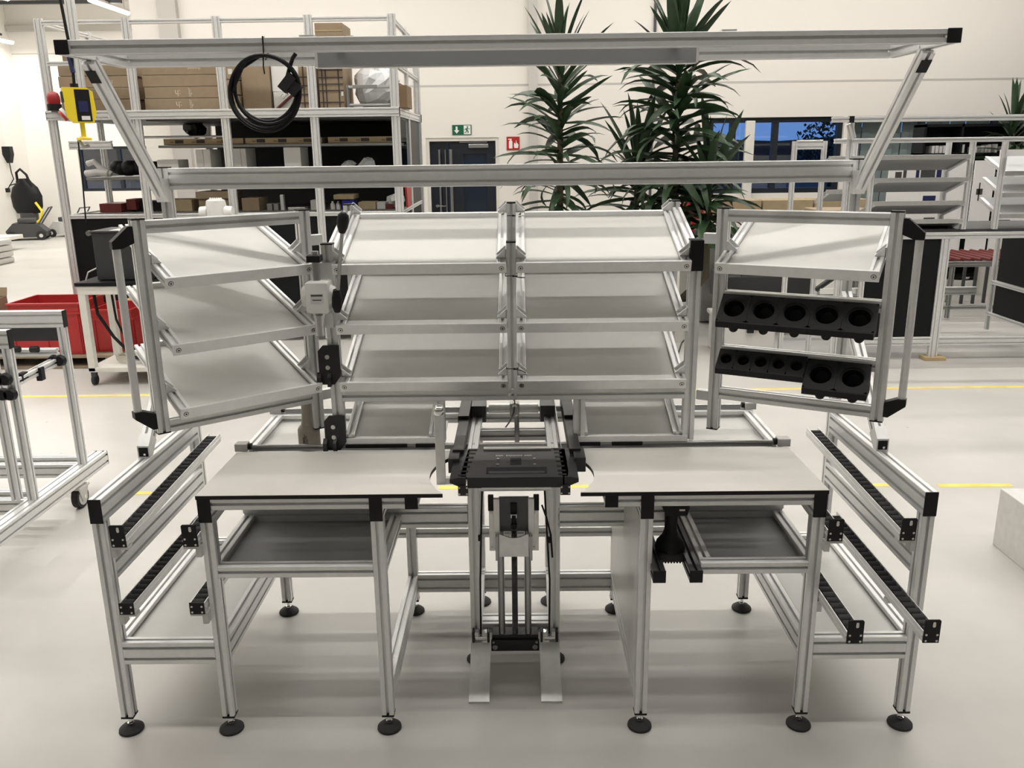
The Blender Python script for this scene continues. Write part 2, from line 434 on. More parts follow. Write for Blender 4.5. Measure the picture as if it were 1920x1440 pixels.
b.prism([(sx+.07,sz-.01),(sx+.085,sz-.008),(sx+.105,sz-.02),(sx+.10,sz-.05),(sx+.09,sz-.05),(sx+.092,sz-.026)], 'y', y0, y1)
b.prism([(sx+.07,sz-.012),(sx+.082,sz-.014),(sx+.062,sz-.045),(sx+.04,sz-.045),(sx+.042,sz-.036),(sx+.056,sz-.036)], 'y', y0, y1)
b.prism([(sx+.088,sz+.026),(sx+.115,sz+.005),(sx+.125,sz+.02),(sx+.117,sz+.022),(sx+.112,sz+.014),(sx+.092,sz+.03)], 'y', y0, y1)
b.prism([(sx+.06,sz+.022),(sx+.04,sz+.004),(sx+.046,sz-.002),(sx+.066,sz+.012)], 'y', y0, y1)
add('running_figure', b, GREEN, ex)
fx, fz = -.047, 1.98
fe = thing('fire_extinguisher_sign', 'red fire extinguisher sign on the wall beside the dark door', 'sign', (fx, WY - .01, fz))
boxp('plate', fe, fx - .10, fx + .10, WY - .012, WY - .001, fz - .10, fz + .10, SIGNR)
b = MB(); y0, y1 = WY - .016, WY - .0125
b.prism([(fx-.065,fz-.075),(fx-.01,fz-.075),(fx-.01,fz+.03),(fx-.025,fz+.048),(fx-.05,fz+.048),(fx-.065,fz+.03)], 'y', y0, y1)
b.box(fx-.075, fx-.02, y0, y1, fz+.055, fz+.07); b.box(fx-.045, fx-.03, y0, y1, fz+.048, fz+.055)
add('extinguisher_symbol', b, SIGNW, fe)
b = MB(); b.prism([(fx+.02,fz-.07),(fx+.075,fz-.07),(fx+.085,fz-.02),(fx+.06,fz+.01),(fx+.062,fz-.02),(fx+.045,fz+.055),(fx+.04,fz-.01),(fx+.02,fz+.015),(fx+.012,fz-.03)], 'y', y0, y1); add('flame_symbol', b, SIGNW, fe)

# yellow floor marking strips
def tape(label, x0, x1, y, w=.045):
    b = MB(); b.box(x0, x1, y - w/2, y + w/2, 0.0002, .0012); tag(add('floor_tape', b, YTAPE), label, 'floor tape', 'yellow tape strips on the floor')
tape('short yellow floor tape strip seen behind the black clamping fixture', -.47, .40, 2.16)
tape('yellow floor tape strip on the floor between bench and white block', 1.62, 2.36, 2.14)
tape('yellow floor tape strip ending at the white block', 2.40, 2.82, 2.12)
tape('yellow floor tape piece between castor wheel and bench rail', -2.36, -2.05, 2.12)
tape('worn yellow floor tape line near the white equipment cart', -6.0, -2.2, 4.19, .05)
tape('long yellow floor tape line running behind the tool holders', 1.2, 7.5, 4.18, .05)

# ------------------------------------------------------------------ ceiling lamps (they light the hall)
def lamp(label, x, y, z, L, along='x', power=LAMP_POWER, light=True, spread=180):
    r = thing('ceiling_lamp', label, 'lamp', (x, y, z), 'tube lamps under the hall ceiling')
    if along == 'x':
        boxp('housing', r, x - L/2, x + L/2, y - .05, y + .05, z, z + .05, WPAINT)
        b = MB(); b.cyl((x - L/2 + .03, y, z - .018), (x + L/2 - .03, y, z - .018), .017, n=10); add('tube', b, TUBE, r)
        for s in (-.4, .4):
            b = MB(); b.cyl((x + s*L, y, z + .05), (x + s*L, y, CEIL), .006, n=6); add('suspension_rod', b, STEEL, r)
    else:
        boxp('housing', r, x - .05, x + .05, y - L/2, y + L/2, z, z + .05, WPAINT)
        b = MB(); b.cyl((x, y - L/2 + .03, z - .018), (x, y + L/2 - .03, z - .018), .05, n=10); add('tube', b, TUBE, r)
        for s in (-.4, .4):
            b = MB(); b.cyl((x, y + s*L, z + .05), (x, y + s*L, CEIL), .006, n=6); add('suspension_rod', b, STEEL, r)
    if light:
        l = bpy.data.lights.new('tube_light', 'AREA'); l.shape = 'RECTANGLE'
        l.size, l.size_y = (L, .06) if along == 'x' else (.06, L)
        l.energy = power*L/3.6; l.color = LAMP_COL; l.spread = math.radians(spread)
        lo = bpy.data.objects.new('tube_light', l); COL.objects.link(lo)
        lo.location = (x, y, z - .085)
        lo.parent = r; lo.matrix_parent_inverse = WM[r.name].inverted()
ordn = ('first', 'second', 'third', 'fourth', 'fifth', 'sixth', 'seventh')
for i, ly in enumerate(LAMP_ROWS):
    for j, lx in enumerate(LAMP_XS):
        lamp('long white tube lamp hanging overhead, %s row, %s from the window side' % (ordn[i], ordn[1 - j]), lx + (.8 if lx < 0 and ly > 9 else 0), ly, LAMP_Z, 8.0 if not (lx < 0 and ly > 9) else 6.0, power=LAMP_POWER*LAMP_GAIN[i], spread=122 if -2 < ly < 6 else 180)
lamp('bright tube lamp at the top above the stacked boxes', -8.5, 16.9, LAMP_Z, 1.8, 'y', 150)
lamp('short glowing tube lamp end beside the wall corner', -8.55, 18.7, LAMP_Z, 1.0, 'y', 34)
lamp('tube lamp at the far left above the vacuum cleaners', -11.7, 18.1, 4.45, 1.4, 'y', 90)
b = MB(); b.box(-14, -8.2, 16.75, 16.85, 4.93, 5.0); tag(add('lamp_track', b, DARKP), 'dark suspended lamp track crossing the far aisle', 'track')
b = MB(); b.box(-11.86, -11.78, 14.0, 18.55, 4.55, 4.60); tag(add('lamp_track', b, DARKP), 'dark lamp track along the far left wall', 'track')
lamp('tube lamp over the far aisle nearer the camera', -10.5, 6.0, LAMP_Z, 3.6, 'y', 90)
lamp('added tube lamp over the middle of the far aisle', -10.0, 14.0, LAMP_Z, 3.6, 'y', 230)  # unseen lamp, placed to brighten the pale far room

# ------------------------------------------------------------------ the assembly workbench
XC = -.026
WBN = thing('workbench', 'wide aluminium profile assembly workbench with overhead gantry and black levelling feet', 'workbench', (XC, .4, 0))
U = (0, 0, 1); UY = (0, 1, 0)
RT = .852      # rail top
def P(s, v): return XC + s*v
for s in (-1, 1):
    A, Bx, Cx = P(s, 1.303), P(s, .961), P(s, .424)
    # front legs and their feet
    for x in (A, Bx, Cx):
        prof('leg', (x, .02, .064), (x, .02, RT - .08), WBN, up=UY); foot(WBN, x, .02, .064)
    # portal post doubles as the outer rear leg
    prof('gantry_post', (A, .85, .064), (A, .85, 1.838), WBN, up=UY, caps='b'); foot(WBN, A, .85, .064)
    for x in (Bx, Cx):
        prof('leg', (x, .78, .064), (x, .78, .82), WBN, up=UY); foot(WBN, x, .78, .064)
    # upright 80 mm rails running front to back
    prof('side_rail', (A, 0, RT - .04), (A, .83, RT - .04), WBN, .04, .08, U, caps='a')
    prof('side_rail', (A, .04, .60), (A, .83, .60), WBN, .04, .08, U)
    prof('side_rail', (A, .04, .305), (A, .83, .305), WBN, .04, .08, U)
    prof('side_rail', (Bx, .04, .305), (Bx, .76, .305), WBN, .04, .08, U)
    prof('side_rail', (Cx, .04, .14), (Cx, .76, .14), WBN, .04, .08, U)
    prof('table_rail', (Bx, 0, RT - .04), (Bx, .42, RT - .04), WBN, .04, .08, U, caps='a')
    prof('table_rail', (Cx, 0, RT - .04), (Cx, .42, RT - .04), WBN, .04, .08, U, caps='a')
    prof('table_rail', (P(s, .312), 0, RT - .02), (P(s, .312), .40, RT - .02), WBN, .04, .04, U, caps='a')
    # cross beams at the front
    prof('cross_beam', (P(s, .941), .02, RT - .02), (P(s, .444), .02, RT - .02), WBN)
    prof('cross_beam', (P(s, .404), .02, RT - .02), (P(s, .332), .02, RT - .02), WBN)
    prof('cross_beam', (P(s, 1.283), .02, .305), (P(s, .981), .02, .305), WBN, .04, .08, U)
    prof('cross_beam', (P(s, 1.283), .78, .305), (P(s, .981), .78, .305), WBN, .04, .08, U)
    # tray under the table
    tx0, tx1 = (.444, .941) if s < 0 else (.60, .941)
    prof('tray_beam', (P(s, tx0), .02, .597), (P(s, tx1), .02, .597), WBN)
    prof('tray_beam', (Bx, .04, .597), (Bx, .40, .597), WBN)
    if s < 0: prof('tray_beam', (Cx, .04, .597), (Cx, .40, .597), WBN)
    else: prof('tray_beam', (P(s, .62), .04, .597), (P(s, .62), .40, .597), WBN)
    boxp('tray_panel', WBN, min(P(s, tx0), P(s, tx1)), max(P(s, tx0), P(s, tx1)), .04, .40, .586, .592, TRAYP)
    # beam behind the trays up to the lift posts
    prof('cross_beam', (P(s, .981), .42, .600), (P(s, .165), .42, .600), WBN, .04, .08, U)
    # deck between the outer low rails
    boxp('deck_panel', WBN, min(P(s, 1.283), P(s, .981)), max(P(s, 1.283), P(s, .981)), .04, .76, .318, .324, PANEL)
    # sloping strut between rail and gantry post
    prof('strut', (A, .415, RT + .050), (A, .845, RT + .48), WBN, up=(1, 0, 0))
    sf = MB(); sf.prism([(.375, RT + .0005), (.375, RT + .044), (.41, RT + .080), (.445, RT + .045), (.40, RT + .0005)], 'x', A - .021, A + .021); sf = add('strut_foot', sf, ALU, WBN)
    boxp('foot_opening', sf, A - .0165, A + .0165, .3740, .3752, RT + .005, RT + .038, BLACK); b = MB(); b.cyl((A + .004, .374, RT + .013), (A + .004, .372, RT + .013), .0045, n=10); add('foot_bolt', b, CHROME, sf)  # black plate stands in for the dark hollow of the foot
    # gantry: arm, joint plates
    prof('gantry_arm', (A, .80, 1.745), (A, .36, 2.175), WBN, up=(1, 0, 0))
    b = MB(); b.prism([(.80, 1.715), (.83, 1.715), (.83, 1.80), (.745, 1.80)], 'x', A - .021, A + .021); add('joint_plate', b, ALU, WBN)
    b = MB(); b.obox((A + s*.003, .395 - .0143, 2.141 - .0147), (1,0,0), (0,-.715,.699), (0,-.699,-.715), .0165, .024, .0012); add('joint_cover', b, BLACK, WBN)
    prof('gantry_rail', (A, .20, 2.195), (A, .64, 2.195), WBN, caps='a')
prof('gantry_beam', (P(-1, 1.283), .22, 2.195), (P(1, 1.283), .22, 2.195), WBN)
prof('gantry_beam', (P(-1, 1.283), .62, 2.195), (P(1, 1.283), .62, 2.195), WBN)
prof('gantry_beam', (P(-1, 1.283), .85, 1.798), (P(1, 1.283), .85, 1.798), WBN, .04, .08, U)
prof('cross_beam', (P(-1, .941), .80, .36), (P(1, .941), .80, .36), WBN)
prof('cross_beam', (P(-1, .404), .78, .14), (P(1, .404), .78, .14), WBN, .04, .08, U)
# small clips on the front gantry beam
for xx in (-.61, .625):
    boxp('clip', WBN, xx - .022, xx + .022, .205, .235, 2.215, 2.221, LGREY, .001)
# grey side panel beside the tool rails
boxp('side_panel', WBN, P(1, .404), P(1, .410), .045, .76, .185, .765, PANEL)
# worktops with the round cut-out between them
CX0, CY0, CR = XC + .001, .15, .268
for s in (-1, 1):
    pts = [(P(s, .981), -.012), (CX0 + s*math.sqrt(CR*CR - .162**2), -.012)]
    a0 = math.asin(-.162/CR); a1 = math.asin(.235/CR)
    for i in range(1, 24):
        a = a0 + (a1 - a0)*i/24; pts.append((CX0 + s*CR*math.cos(a), CY0 + CR*math.sin(a)))
    pts += [(CX0 + s*math.sqrt(CR*CR - .235**2), .385), (P(s, .975), .385)]
    b = MB(); b.mi = 0; b.prism(pts, 'z', RT + .001, RT + .0135)
    b.bm.normal_update()
    o = add('worktop', b, [BLACK], WBN)
    b = MB(); b.prism(pts, 'z', RT + .0135, RT + .0145); add('worktop_laminate', b, TABLE, o)
# carriage frame behind the worktops
for s in (-1, 1):
    prof('carriage_rail', (P(s, .955), .44, .84), (P(s, .955), .84, .84), WBN)
prof('carriage_rail', (P(-1, .975), .86, .84), (P(1, .975), .86, .84), WBN)
prof('carriage_rail', (P(-1, .935), .46, .80), (P(-1, .28), .46, .80), WBN)
prof('carriage_rail', (P(1, .935), .46, .80), (P(1, .28), .46, .80), WBN)
for x0, x1 in ((P(-1, .935), P(-1, .26)), (P(1, .26), P(1, .935))):
    boxp('carriage_panel', WBN, x0, x1, .48, .84, .826, .832, PANEL)
for yy in (.425, .875):
    b = MB(); b.cyl((P(-1, .93), yy, .872), (P(1, .93), yy, .872), .008, n=10); b.box(P(-1, .93), P(1, .93), yy - .008, yy + .008, .858, .868); add('linear_rail', b, STEEL, WBN, smooth=True)
    for s in (-1, 1):
        boxp('rail_end_block', WBN, P(s, .968) - .022, P(s, .968) + .022, yy - .02, yy + .02, .860, .888, LGREY, .002)
        b = MB(); b.cyl((P(s, .94) - .006, yy, .874), (P(s, .94) + .006, yy, .874), .012, n=12); add('rail_stop', b, BLACK, WBN)
for x0, x1 in ((-.62, -.40), (-.37, -.27), (.19, .29), (.33, .44)):
    boxp('rail_carriage', WBN, x0, x1, .41, .44, .868, .882, BLACK, .002)

# ---- roller tracks on both sides
_ROLL = None
def track(xc, y0, z0, y1, z1, flange, bracket=1, bz=0.0):
    global _ROLL
    if _ROLL is None:
        r = MB(); r.cyl((-.0175, 0, 0), (.0175, 0, 0), .0155, n=12); r.cyl((-.0195, 0, 0), (.0195, 0, 0), .004, n=6)
        _ROLL = r.mesh('roller'); _ROLL.materials.append(RUBBER)
        _ROLL.polygons.foreach_set('use_smooth', [True]*len(_ROLL.polygons)); _ROLL.set_sharp_from_angle(angle=.6)
    L = math.hypot(y1 - y0, z1 - z0); t = math.atan2(z1 - z0, y1 - y0)
    with frame(T(xc, y0, z0) @ Matrix.Rotation(t, 4, 'X')):
        b = MB()
        for s in (-1, 1): b.box(s*.0225 - .0013, s*.0225 + .0013, 0, L, -.034, .001)
        b.box(-.0225, .0225, 0, L, -.034, -.030)
        for s in (-1, 1): b.box(s*.0248 - .0016, s*.0248 + .0016, 0, L, -.020, -.014)
        tr_ = add('roller_track', b, ALU, WBN)
        n = int(L/.0335)
        for i in range(n):
            add('roller', _ROLL, RUBBER, tr_, T(0, .022 + i*.0335, -.012))
        b = MB()
        if flange:
            pts = [(-.0235, -.036), (.0235, -.036), (.0235, .036), (.020, .040), (-.020, .040), (-.0235, .036)]
        else:
            pts = [(-.0235, -.036), (.0235, -.036), (.0235, .004), (-.0235, .004)]
        b.prism(pts, 'y', -.004, 0)
        b.mi = 1
        if flange:
            b.prism([(.004 + .0045*math.cos(a*.5236), .020 + (.009 if math.sin(a*.5236) > 0 else 0) + .0045*math.sin(a*.5236)) for a in range(12)], 'y', -.0046, -.004)
        for sx_ in (-.016, .016):
            for szz in (-.029, -.009): b.cyl((sx_, -.0055, szz), (sx_, -.004, szz), .0035, n=8)
        add('end_plate', b, [BLACK, SCREW], tr_)
    if bracket:
        b = MB(); yb = y0 if y0 > -.1 else .0
        zb = z0 + (z1 - z0)*(yb - y0)/(y1 - y0) - .036
        s = -1 if bracket < 0 else 1
        b.box(xc - .026, xc + .03*1, yb + .001, yb + .032, zb - .010, zb, .001) if s > 0 else b.box(xc - .03, xc + .026, yb + .001, yb + .032, zb - .010, zb, .001)
        b.box(min(xc + s*.030, xc + s*.012), max(xc + s*.030, xc + s*.012), yb + .001, yb + .032, zb - .038, zb - .010, .001)
        add('track_bracket', b, LGREY, tr_)
for s in (-1, 1):
    track(P(s, 1.234), -.02, .735, .88, .772, True, s)
    track(P(s, 1.008), -.02, .735, .80, .768, True, -s)
track(P(-1, 1.234), -.03, .505, .80, .500, False, -1)
track(P(-1, 1.008), -.03, .505, .78, .500, False, 1)
track(P(1, 1.232), -.235, .510, .60, .520, True, 1)
track(P(1, 1.008), -.235, .510, .60, .520, True, -1)

# ---- dark rails holding the cordless tool, under the right worktop
for xx in (.434, .549):
    prof('tool_rail', (xx, -.05, .597), (xx, .40, .597), WBN, m=ALUD, caps='a')

# ------------------------------------------------------------------ LED lamp bar between the gantry beams
lb = thing('lamp_bar', 'grey aluminium lamp bar hanging under the overhead gantry', 'lamp', (-.027, .42, 2.15))
b = MB(); b.prism([(.40, 2.192), (.46, 2.192), (.46, 2.155), (.445, 2.150), (.405, 2.150), (.40, 2.155)], 'x', -.632, .578); add('housing', b, LBAR, lb)
boxp('light_cover', lb, -.62, .566, .408, .442, 2.147, 2.150, WHITE)
for xx in (-.628, .574): boxp('end_piece', lb, xx - .004, xx + .004, .399, .461, 2.149, 2.193, LGREY)
for xx in (-.55, .50): boxp('mount', lb, xx - .015, xx + .015, .24, .60, 2.192, 2.197, ALU)

# ------------------------------------------------------------------ centre shelf rack
RX = -.021
RK = thing('shelf_rack', 'central aluminium rack with two columns of tilted shelves above the worktops', 'shelf', (RX, .62, .88))
for sx_ in (-.621, 0, .623):
    prof('post', (RX + sx_, .44, .884), (RX + sx_, .44, 1.588), RK, up=UY, caps='b') if sx_ else prof('post', (RX, .44, 1.04), (RX, .44, 1.588), RK, .032, .04, up=UY, caps='b')
    prof('post', (RX + sx_*.985, .82, .884 if sx_ else 1.04), (RX + sx_*.985, .82, 1.695), RK, .04 if sx_ else .034, .04, up=UY, caps='b')
prof('front_beam', (RX - .601, .44, 1.058), (RX + .603, .44, 1.058), RK)
prof('rear_beam', (RX - .59, .82, 1.16), (RX + .59, .82, 1.16), RK)
_GUS = MB()
_GUS.box(0, .034, -.016, .016, 0, .004); _GUS.box(0, .004, -.016, .016, .004, .034)
for yy_ in (-.016, .0125): _GUS.prism([(.002, .002), (.034, .002), (.034, .006), (.006, .034), (.002, .034)], 'y', yy_, yy_ + .0035)
_GUS.prism([(.004, .004), (.020, .004), (.004, .020)], 'y', -.013, .013)
_GUS = _GUS.mesh('gusset'); _GUS.materials.append(ALU)
def gusset(parent, x, y, z, s, rot=0.0):
    """cast corner bracket; s = +1 opens towards +x"""
    add('corner_bracket', _GUS, ALU, parent, T(x, y, z) @ Matrix.Rotation(rot, 4, 'X') @ Matrix.Diagonal((s, 1, 1, 1)))
def shelf(parent, x0, x1, yf, yr, zf, slope, inset=.0, arms=True):
    """tilted shelf with front bar, rear bar, side arms and panel; zf is the top of the front bar"""
    ang = math.atan(slope); L = (yr - yf)/math.cos(ang)
    with frame(T(0, yf, zf) @ Matrix.Rotation(ang, 4, 'X')):
        b = MB(); b.box(x0, x1, -.010, 0, -.036, .001, .0012)
        b.mi = 1
        for xs in (x0 + .016, x1 - .016):
            b.mi = 2; b.cyl((xs, -.0106, -.018), (xs, -.0098, -.018), .0082, n=14)
            b.mi = 1; b.cyl((xs, -.0114, -.018), (xs, -.0106, -.018), .0066, n=14)
            b.mi = 2; b.cyl((xs, -.0118, -.018), (xs, -.0114, -.018), .0028, n=8)
        fb = add('front_bar', b, [ALU, SCREW, BLACK], parent)
        boxp('rear_bar', parent, x0 + .034, x1 - .034, L - .012, L, -.036, .004, ALU, .001)
        for xs in (x0 + .016, x1 - .016):
            prof('shelf_arm', (xs, .001, -.0165), (xs, L, -.0165), parent, .032, .032, U)
        boxp('shelf_panel', parent, x0 + .032, x1 - .032, .001, L - .012, -.024, -.014, PANEL)
SL = .335
LV = (1.527, 1.322, 1.119)
for k, zf in enumerate(LV):
    for (x0, x1) in ((RX - .601, RX - .016), (RX + .016, RX + .603)):
        shelf(RK, x0, x1, .395, .80, zf, SL)
        for yy, dz in ((.44, .0), (.82, .0)):
            z = zf + SL*(yy - .395)
            ok = yy < .6 or True
            gusset(RK, x0, yy, z - .002, 1, .32); gusset(RK, x1, yy, z - .002, -1, .32)
# low shelves at table level
for (x0, x1, xi) in ((RX - .60, RX - .27, RX - .262), (RX + .235, RX + .603, RX + .235)):
    boxp('low_bar', RK, x0 - .02, x1 + .018, .415, .42, .880, .903, ALU, .001)
    boxp('low_panel', RK, x0, x1, .425, .80, .888, .894, PANEL).matrix_basis = T(0, .42, .89) @ Matrix.Rotation(.30, 4, 'X') @ T(0, -.42, -.89)
    prof('short_post', (xi, .44, .884), (xi, .44, 1.038), RK, up=UY)
    prof('low_arm', (x0 + .016, .43, .900), (x0 + .016, .79, 1.01), RK, .032, .032)
    prof('low_arm', (x1 - .016, .43, .900), (x1 - .016, .79, 1.01), RK, .032, .032)
# side ties of the rack
for s, xx in ((-1, RX - .617), (1, RX + .62)):
    prof('side_tie', (xx, .46, 1.555), (xx, .80, 1.66), RK, .032, .032)
    prof('side_tie', (xx, .46, 1.06), (xx, .80, 1.06), RK)
# black plastic end box on the right post
boxp('post_cover', RK, RX + .600, RX + .646, .405, .42, 1.488, 1.592, BLACK, .003)
# cable ties around the middle posts
def ztie(x, y, z, w, d, tail):
    b = MB(); r = .0016
    b.tube([(x - w, y - d, z), (x + w, y - d, z), (x + w, y + d, z + .003), (x - w, y + d, z + .003), (x - w, y - d, z)], r, 6)
    b.box(x + w*.2, x + w*.2 + .006, y - d - .005, y - d, z - .003, z + .003)
    b.tube([(x + w*.3, y - d - .003, z), (x + w + .012, y - d - .012, z - .004), (x + w + .026, y - d - .010, z - tail)], r, 6)
    return b
for i, (z, tl) in enumerate(((1.545, .0), (1.480, .004), (1.158, .012))):
    tag(add('cable_tie', ztie(RX, .42 if i else .80, z if i else 1.652, .020, .022, tl), BLACK), ('black cable tie round the middle rear post at the top', 'black cable tie round the middle post under the top shelf', 'black cable tie round the middle post at the lowest shelf')[i], 'cable tie', 'cable ties on the rack posts')

# clamping jaws that ride the linear rail and hold the rack's front post
for i, (z0, z1, dx) in enumerate(((1.105, 1.245, 0), (.862, .990, .004))):
    J = thing('mounting_bracket', ('black bolted bracket on the left rack post below the white press', 'black bolted bracket clamping the rack post to the front linear rail')[i], 'bracket', (-.655, .41, z0), 'black brackets on the left rack post')
    x0 = -.694 + dx
    b = MB(); b.prism([(x0, z1 - .02), (x0 + .018, z1), (x0 + .074, z1), (x0 + .074, z0 + .03), (x0 + .052, z0), (x0 + .010, z0), (x0, z0 + .012)], 'y', .408, .418); add('plate', b, BLACKM, J)
    b = MB(); b.prism([(.39, z0 - .004), (.408, z0 - .004), (.408, z0 + .045), (.39, z0 + .03)], 'x', x0 - .006, x0 + .008); b.prism([(.39, z0 - .004), (.408, z0 - .004), (.408, z0 + .045), (.39, z0 + .03)], 'x', x0 + .030, x0 + .042); add('jaw', b, BLACKM, J)
    for zz in (z1 - .040, z1 - .078):
        b = MB(); b.cyl((x0 + .032, .408, zz), (x0 + .032, .403, zz), .008, n=14); b.cyl((x0 + .032, .4035, zz), (x0 + .032, .4025, zz), .004, n=8); add('bolt', b, SCREW, J)

# ------------------------------------------------------------------ swivelling racks left and right
def swivel(name, label, cat, hx, hy, rot, s, L, zt, zo, zh, levels, u1, u2):
    """posts at u=0 (hinge) and u=L, s is the sign of local x"""
    with frame(T(hx, hy, 0) @ RZ(rot)):
        R_ = thing(name, label, cat, (0, 0, zh))
        X = lambda u: s*u
        prof('post', (X(.02), .02, zh), (X(.02), .02, zt), R_, up=UY, caps='ab')
        prof('post', (X(L - .02), .02, zo), (X(L - .02), .02, zt), R_, up=UY, caps='ab')
        prof('top_bar', (X(.04), .02, zt - .022), (X(L - .04), .02, zt - .022), R_)
        prof('bottom_bar', (X(.04), .02, 1.036), (X(L - .04), .02, 1.036), R_)
        for zf in levels:
            x0, x1 = sorted((X(u1), X(u2)))
            shelf(R_, x0, x1, -.10, .335, zf, .305)
            z = zf + .305*.12
            gusset(R_, X(.04), .02, z - .004, s, .30); gusset(R_, X(L - .04), .02, z - .004, -s, .30)
        # handle on the outer side
        hu = L + .050
        for zz, u_ in ((zt - .052, 1), (zo + .052, -1)):
            b = MB(); b.prism([(X(L), zz + u_*.035), (X(L), zz - u_*.015), (X(hu - .014), zz - u_*.030), (X(hu + .014), zz - u_*.030), (X(hu + .014), zz - u_*.008), (X(L + .014), zz + u_*.035)], 'y', -.004, .030); add('handle_bracket', b, BLACK, R_)
        b = MB(); b.cyl((X(hu), .013, zo + .080), (X(hu), .013, zt - .080), .0125, n=16); add('handle_tube', b, ALU, R_, smooth=True)
        # hinge knuckles
        for z in (zh + .10, zt - .12):
            boxp('hinge', R_, min(X(-.045), X(.0)), max(X(-.045), X(.0)), .006, .034, z, z + .036, ALU, .002)
        return R_
LR = swivel('swivel_rack', 'swivelling rack with three tilted shelves beside the white lever press', 'shelf', -.710, .507, .680, -1, .583, 1.697, 1.020, .919, (1.531, 1.324, 1.118), .05, .536)
RR = swivel('swivel_rack', 'swivelling rack with one tilted shelf and black cup holders', 'shelf', .684, .505, -.491, 1, .587, 1.687, 1.008, .902, (1.518,), .031, .542)

def cup_strip(parent, u0, n, wd, zt, dep, r, nub=True, hole=.7):
    """row of moulded tool cups on the right rack (local frame of that rack)"""
    N = 32
    for i in range(n):
        a0, a1 = u0 + i*wd, u0 + (i + 1)*wd - .0006
        cx = (a0 + a1)/2
        y_t, z_t = -.012, zt; y_b, z_b = -.012 - dep, zt - dep*.92
        ey = Vector((0, y_t - y_b, z_t - z_b)); hy_ = ey.length/2; ey.normalize(); ex_ = Vector((1, 0, 0)); nn = ex_.cross(ey)
        if nn.y > 0: nn = -nn
        c = Vector((cx, (y_t + y_b)/2, (z_t + z_b)/2)); hx_ = (a1 - a0)/2
        b = MB()
        def ring(rad, off):
            return [c + ex_*rad*math.cos(2*math.pi*k/N) + ey*rad*math.sin(2*math.pi*k/N) + nn*off for k in range(N)]
        sq = []
        for k in range(N):
            a = 2*math.pi*k/N; cx_, sy_ = math.cos(a), math.sin(a); t = min(hx_/max(abs(cx_), 1e-6), hy_/max(abs(sy_), 1e-6)); sq.append(c + ex_*t*cx_ + ey*t*sy_)
        b.loft([sq, ring(r*1.20, 0), ring(r*1.19, -.0016), ring(r*1.08, -.0016), ring(r*1.07, -.004), ring(r, -.005), ring(r*.93, -.03), ring(r*.62, -.07)], False, True)
        # body sides and lip
        pr = [(y_t, z_t), (y_t, z_b - .016), (y_b, z_b - .024), (y_b - .003, z_b - .004)]
        for xx_ in (a0, a1):
            b.bm.faces.new([b.bm.verts.new((xx_, p[0], p[1])) for p in pr + [(y_b, z_b)]])
        for p, q in ((pr[0], pr[1]), (pr[1], pr[2]), (pr[2], pr[3]), (pr[3], (y_b, z_b))):
            b.bm.faces.new([b.bm.verts.new(v) for v in ((a0, *p), (a1, *p), (a1, *q), (a0, *q))])
        m_ = add('cup', b, BLACK, parent)
        if nub:
            bb = MB(); bb.sphere((cx + .006, y_b + dep*.30, z_b - .026), .0165, 12, 8); add('cup_tip', bb, BLACK, m_, smooth=True)
with frame(T(.684, .505, 0) @ RZ(-.491)):
    for lbl, u0, n, wd, zt, dep, r in (('black holder strip with five large cups on the swivel rack', .040, 5, .1005, 1.400, .085, .034),
                                      ('black holder strip with five small cups on the swivel rack', .040, 5, .0595, 1.205, .058, .0185),
                                      ('black holder with two large cups next to the small cups', .3385, 2, .1005, 1.200, .085, .034)):
        H = thing('tool_holder', lbl, 'tool holder', (u0, -.05, zt - .1), 'black cup holders on the swivel rack')
        cup_strip(H, u0, n, wd, zt, dep, r, r > .03)
    prof('rack_bar', (.04, .02, 1.388), (.547, .02, 1.388), RR)
    prof('rack_bar', (.04, .02, 1.192), (.547, .02, 1.192), RR)

# ------------------------------------------------------------------ hand lever press on the left rack post
PR = thing('lever_press', 'small white hand lever press with black knobs on the rack post', 'press', (-.655, .36, 1.28))
b = MB(); b.cyl((-.668, .36, 1.285), (-.668, .36, 1.575), .0125, n=20); add('ram', b, STEEL, PR, smooth=True)
b = MB(); b.cyl((-.668, .36, 1.292), (-.668, .36, 1.352), .0165, n=20); b.cyl((-.668, .36, 1.352), (-.668, .36, 1.362), .020, n=20); add('sleeve', b, CHROME, PR, smooth=True)
boxp('top_stop', PR, -.692, -.648, .335, .385, 1.540, 1.562, BLACK, .002)
b = MB(); b.box(-.702, -.622, .315, .402, 1.372, 1.478, .012); add('head', b, WHITE, PR, smooth=True)
b = MB(); b.cyl((-.716, .36, 1.425), (-.700, .36, 1.425), .034, .040, n=24); b.cyl((-.624, .36, 1.425), (-.606, .36, 1.425), .040, .030, n=24); add('bearing_boss', b, WHITE, PR, smooth=True)
b = MB(); b.box(-.682, -.640, .3138, .3146, 1.408, 1.440); add('rating_label', b, LGREY, PR)
b = MB(); b.box(-.680, -.642, .3132, .3139, 1.432, 1.437); b.box(-.676, -.646, .3132, .3139, 1.418, 1.421); add('label_print', b, INK, PR)
b = MB(); b.tube([(-.600, .335, 1.395), (-.590, .32, 1.46), (-.547, .26, 1.69)], .006, 10); add('lever', b, STEEL, PR, smooth=True)
b = MB(); b.tube([(-.6015, .338, 1.375), (-.600, .335, 1.395), (-.598, .328, 1.425), (-.5965, .322, 1.452)], [.010, .017, .016, .011], 14); add('hub_knob', b, BLACK, PR, smooth=True)
b = MB(); b.tube([(-.556, .272, 1.642), (-.5525, .268, 1.660), (-.549, .264, 1.680), (-.5455, .259, 1.698), (-.544, .257, 1.706)], [.010, .017, .020, .017, .008], 14); add('lever_knob', b, BLACK, PR, smooth=True)
boxp('mount', PR, -.690, -.630, .395, .42, 1.31, 1.36, ALU)
boxp('mount', PR, -.68, -.62, .40, .42, 1.47, 1.53, ALU)

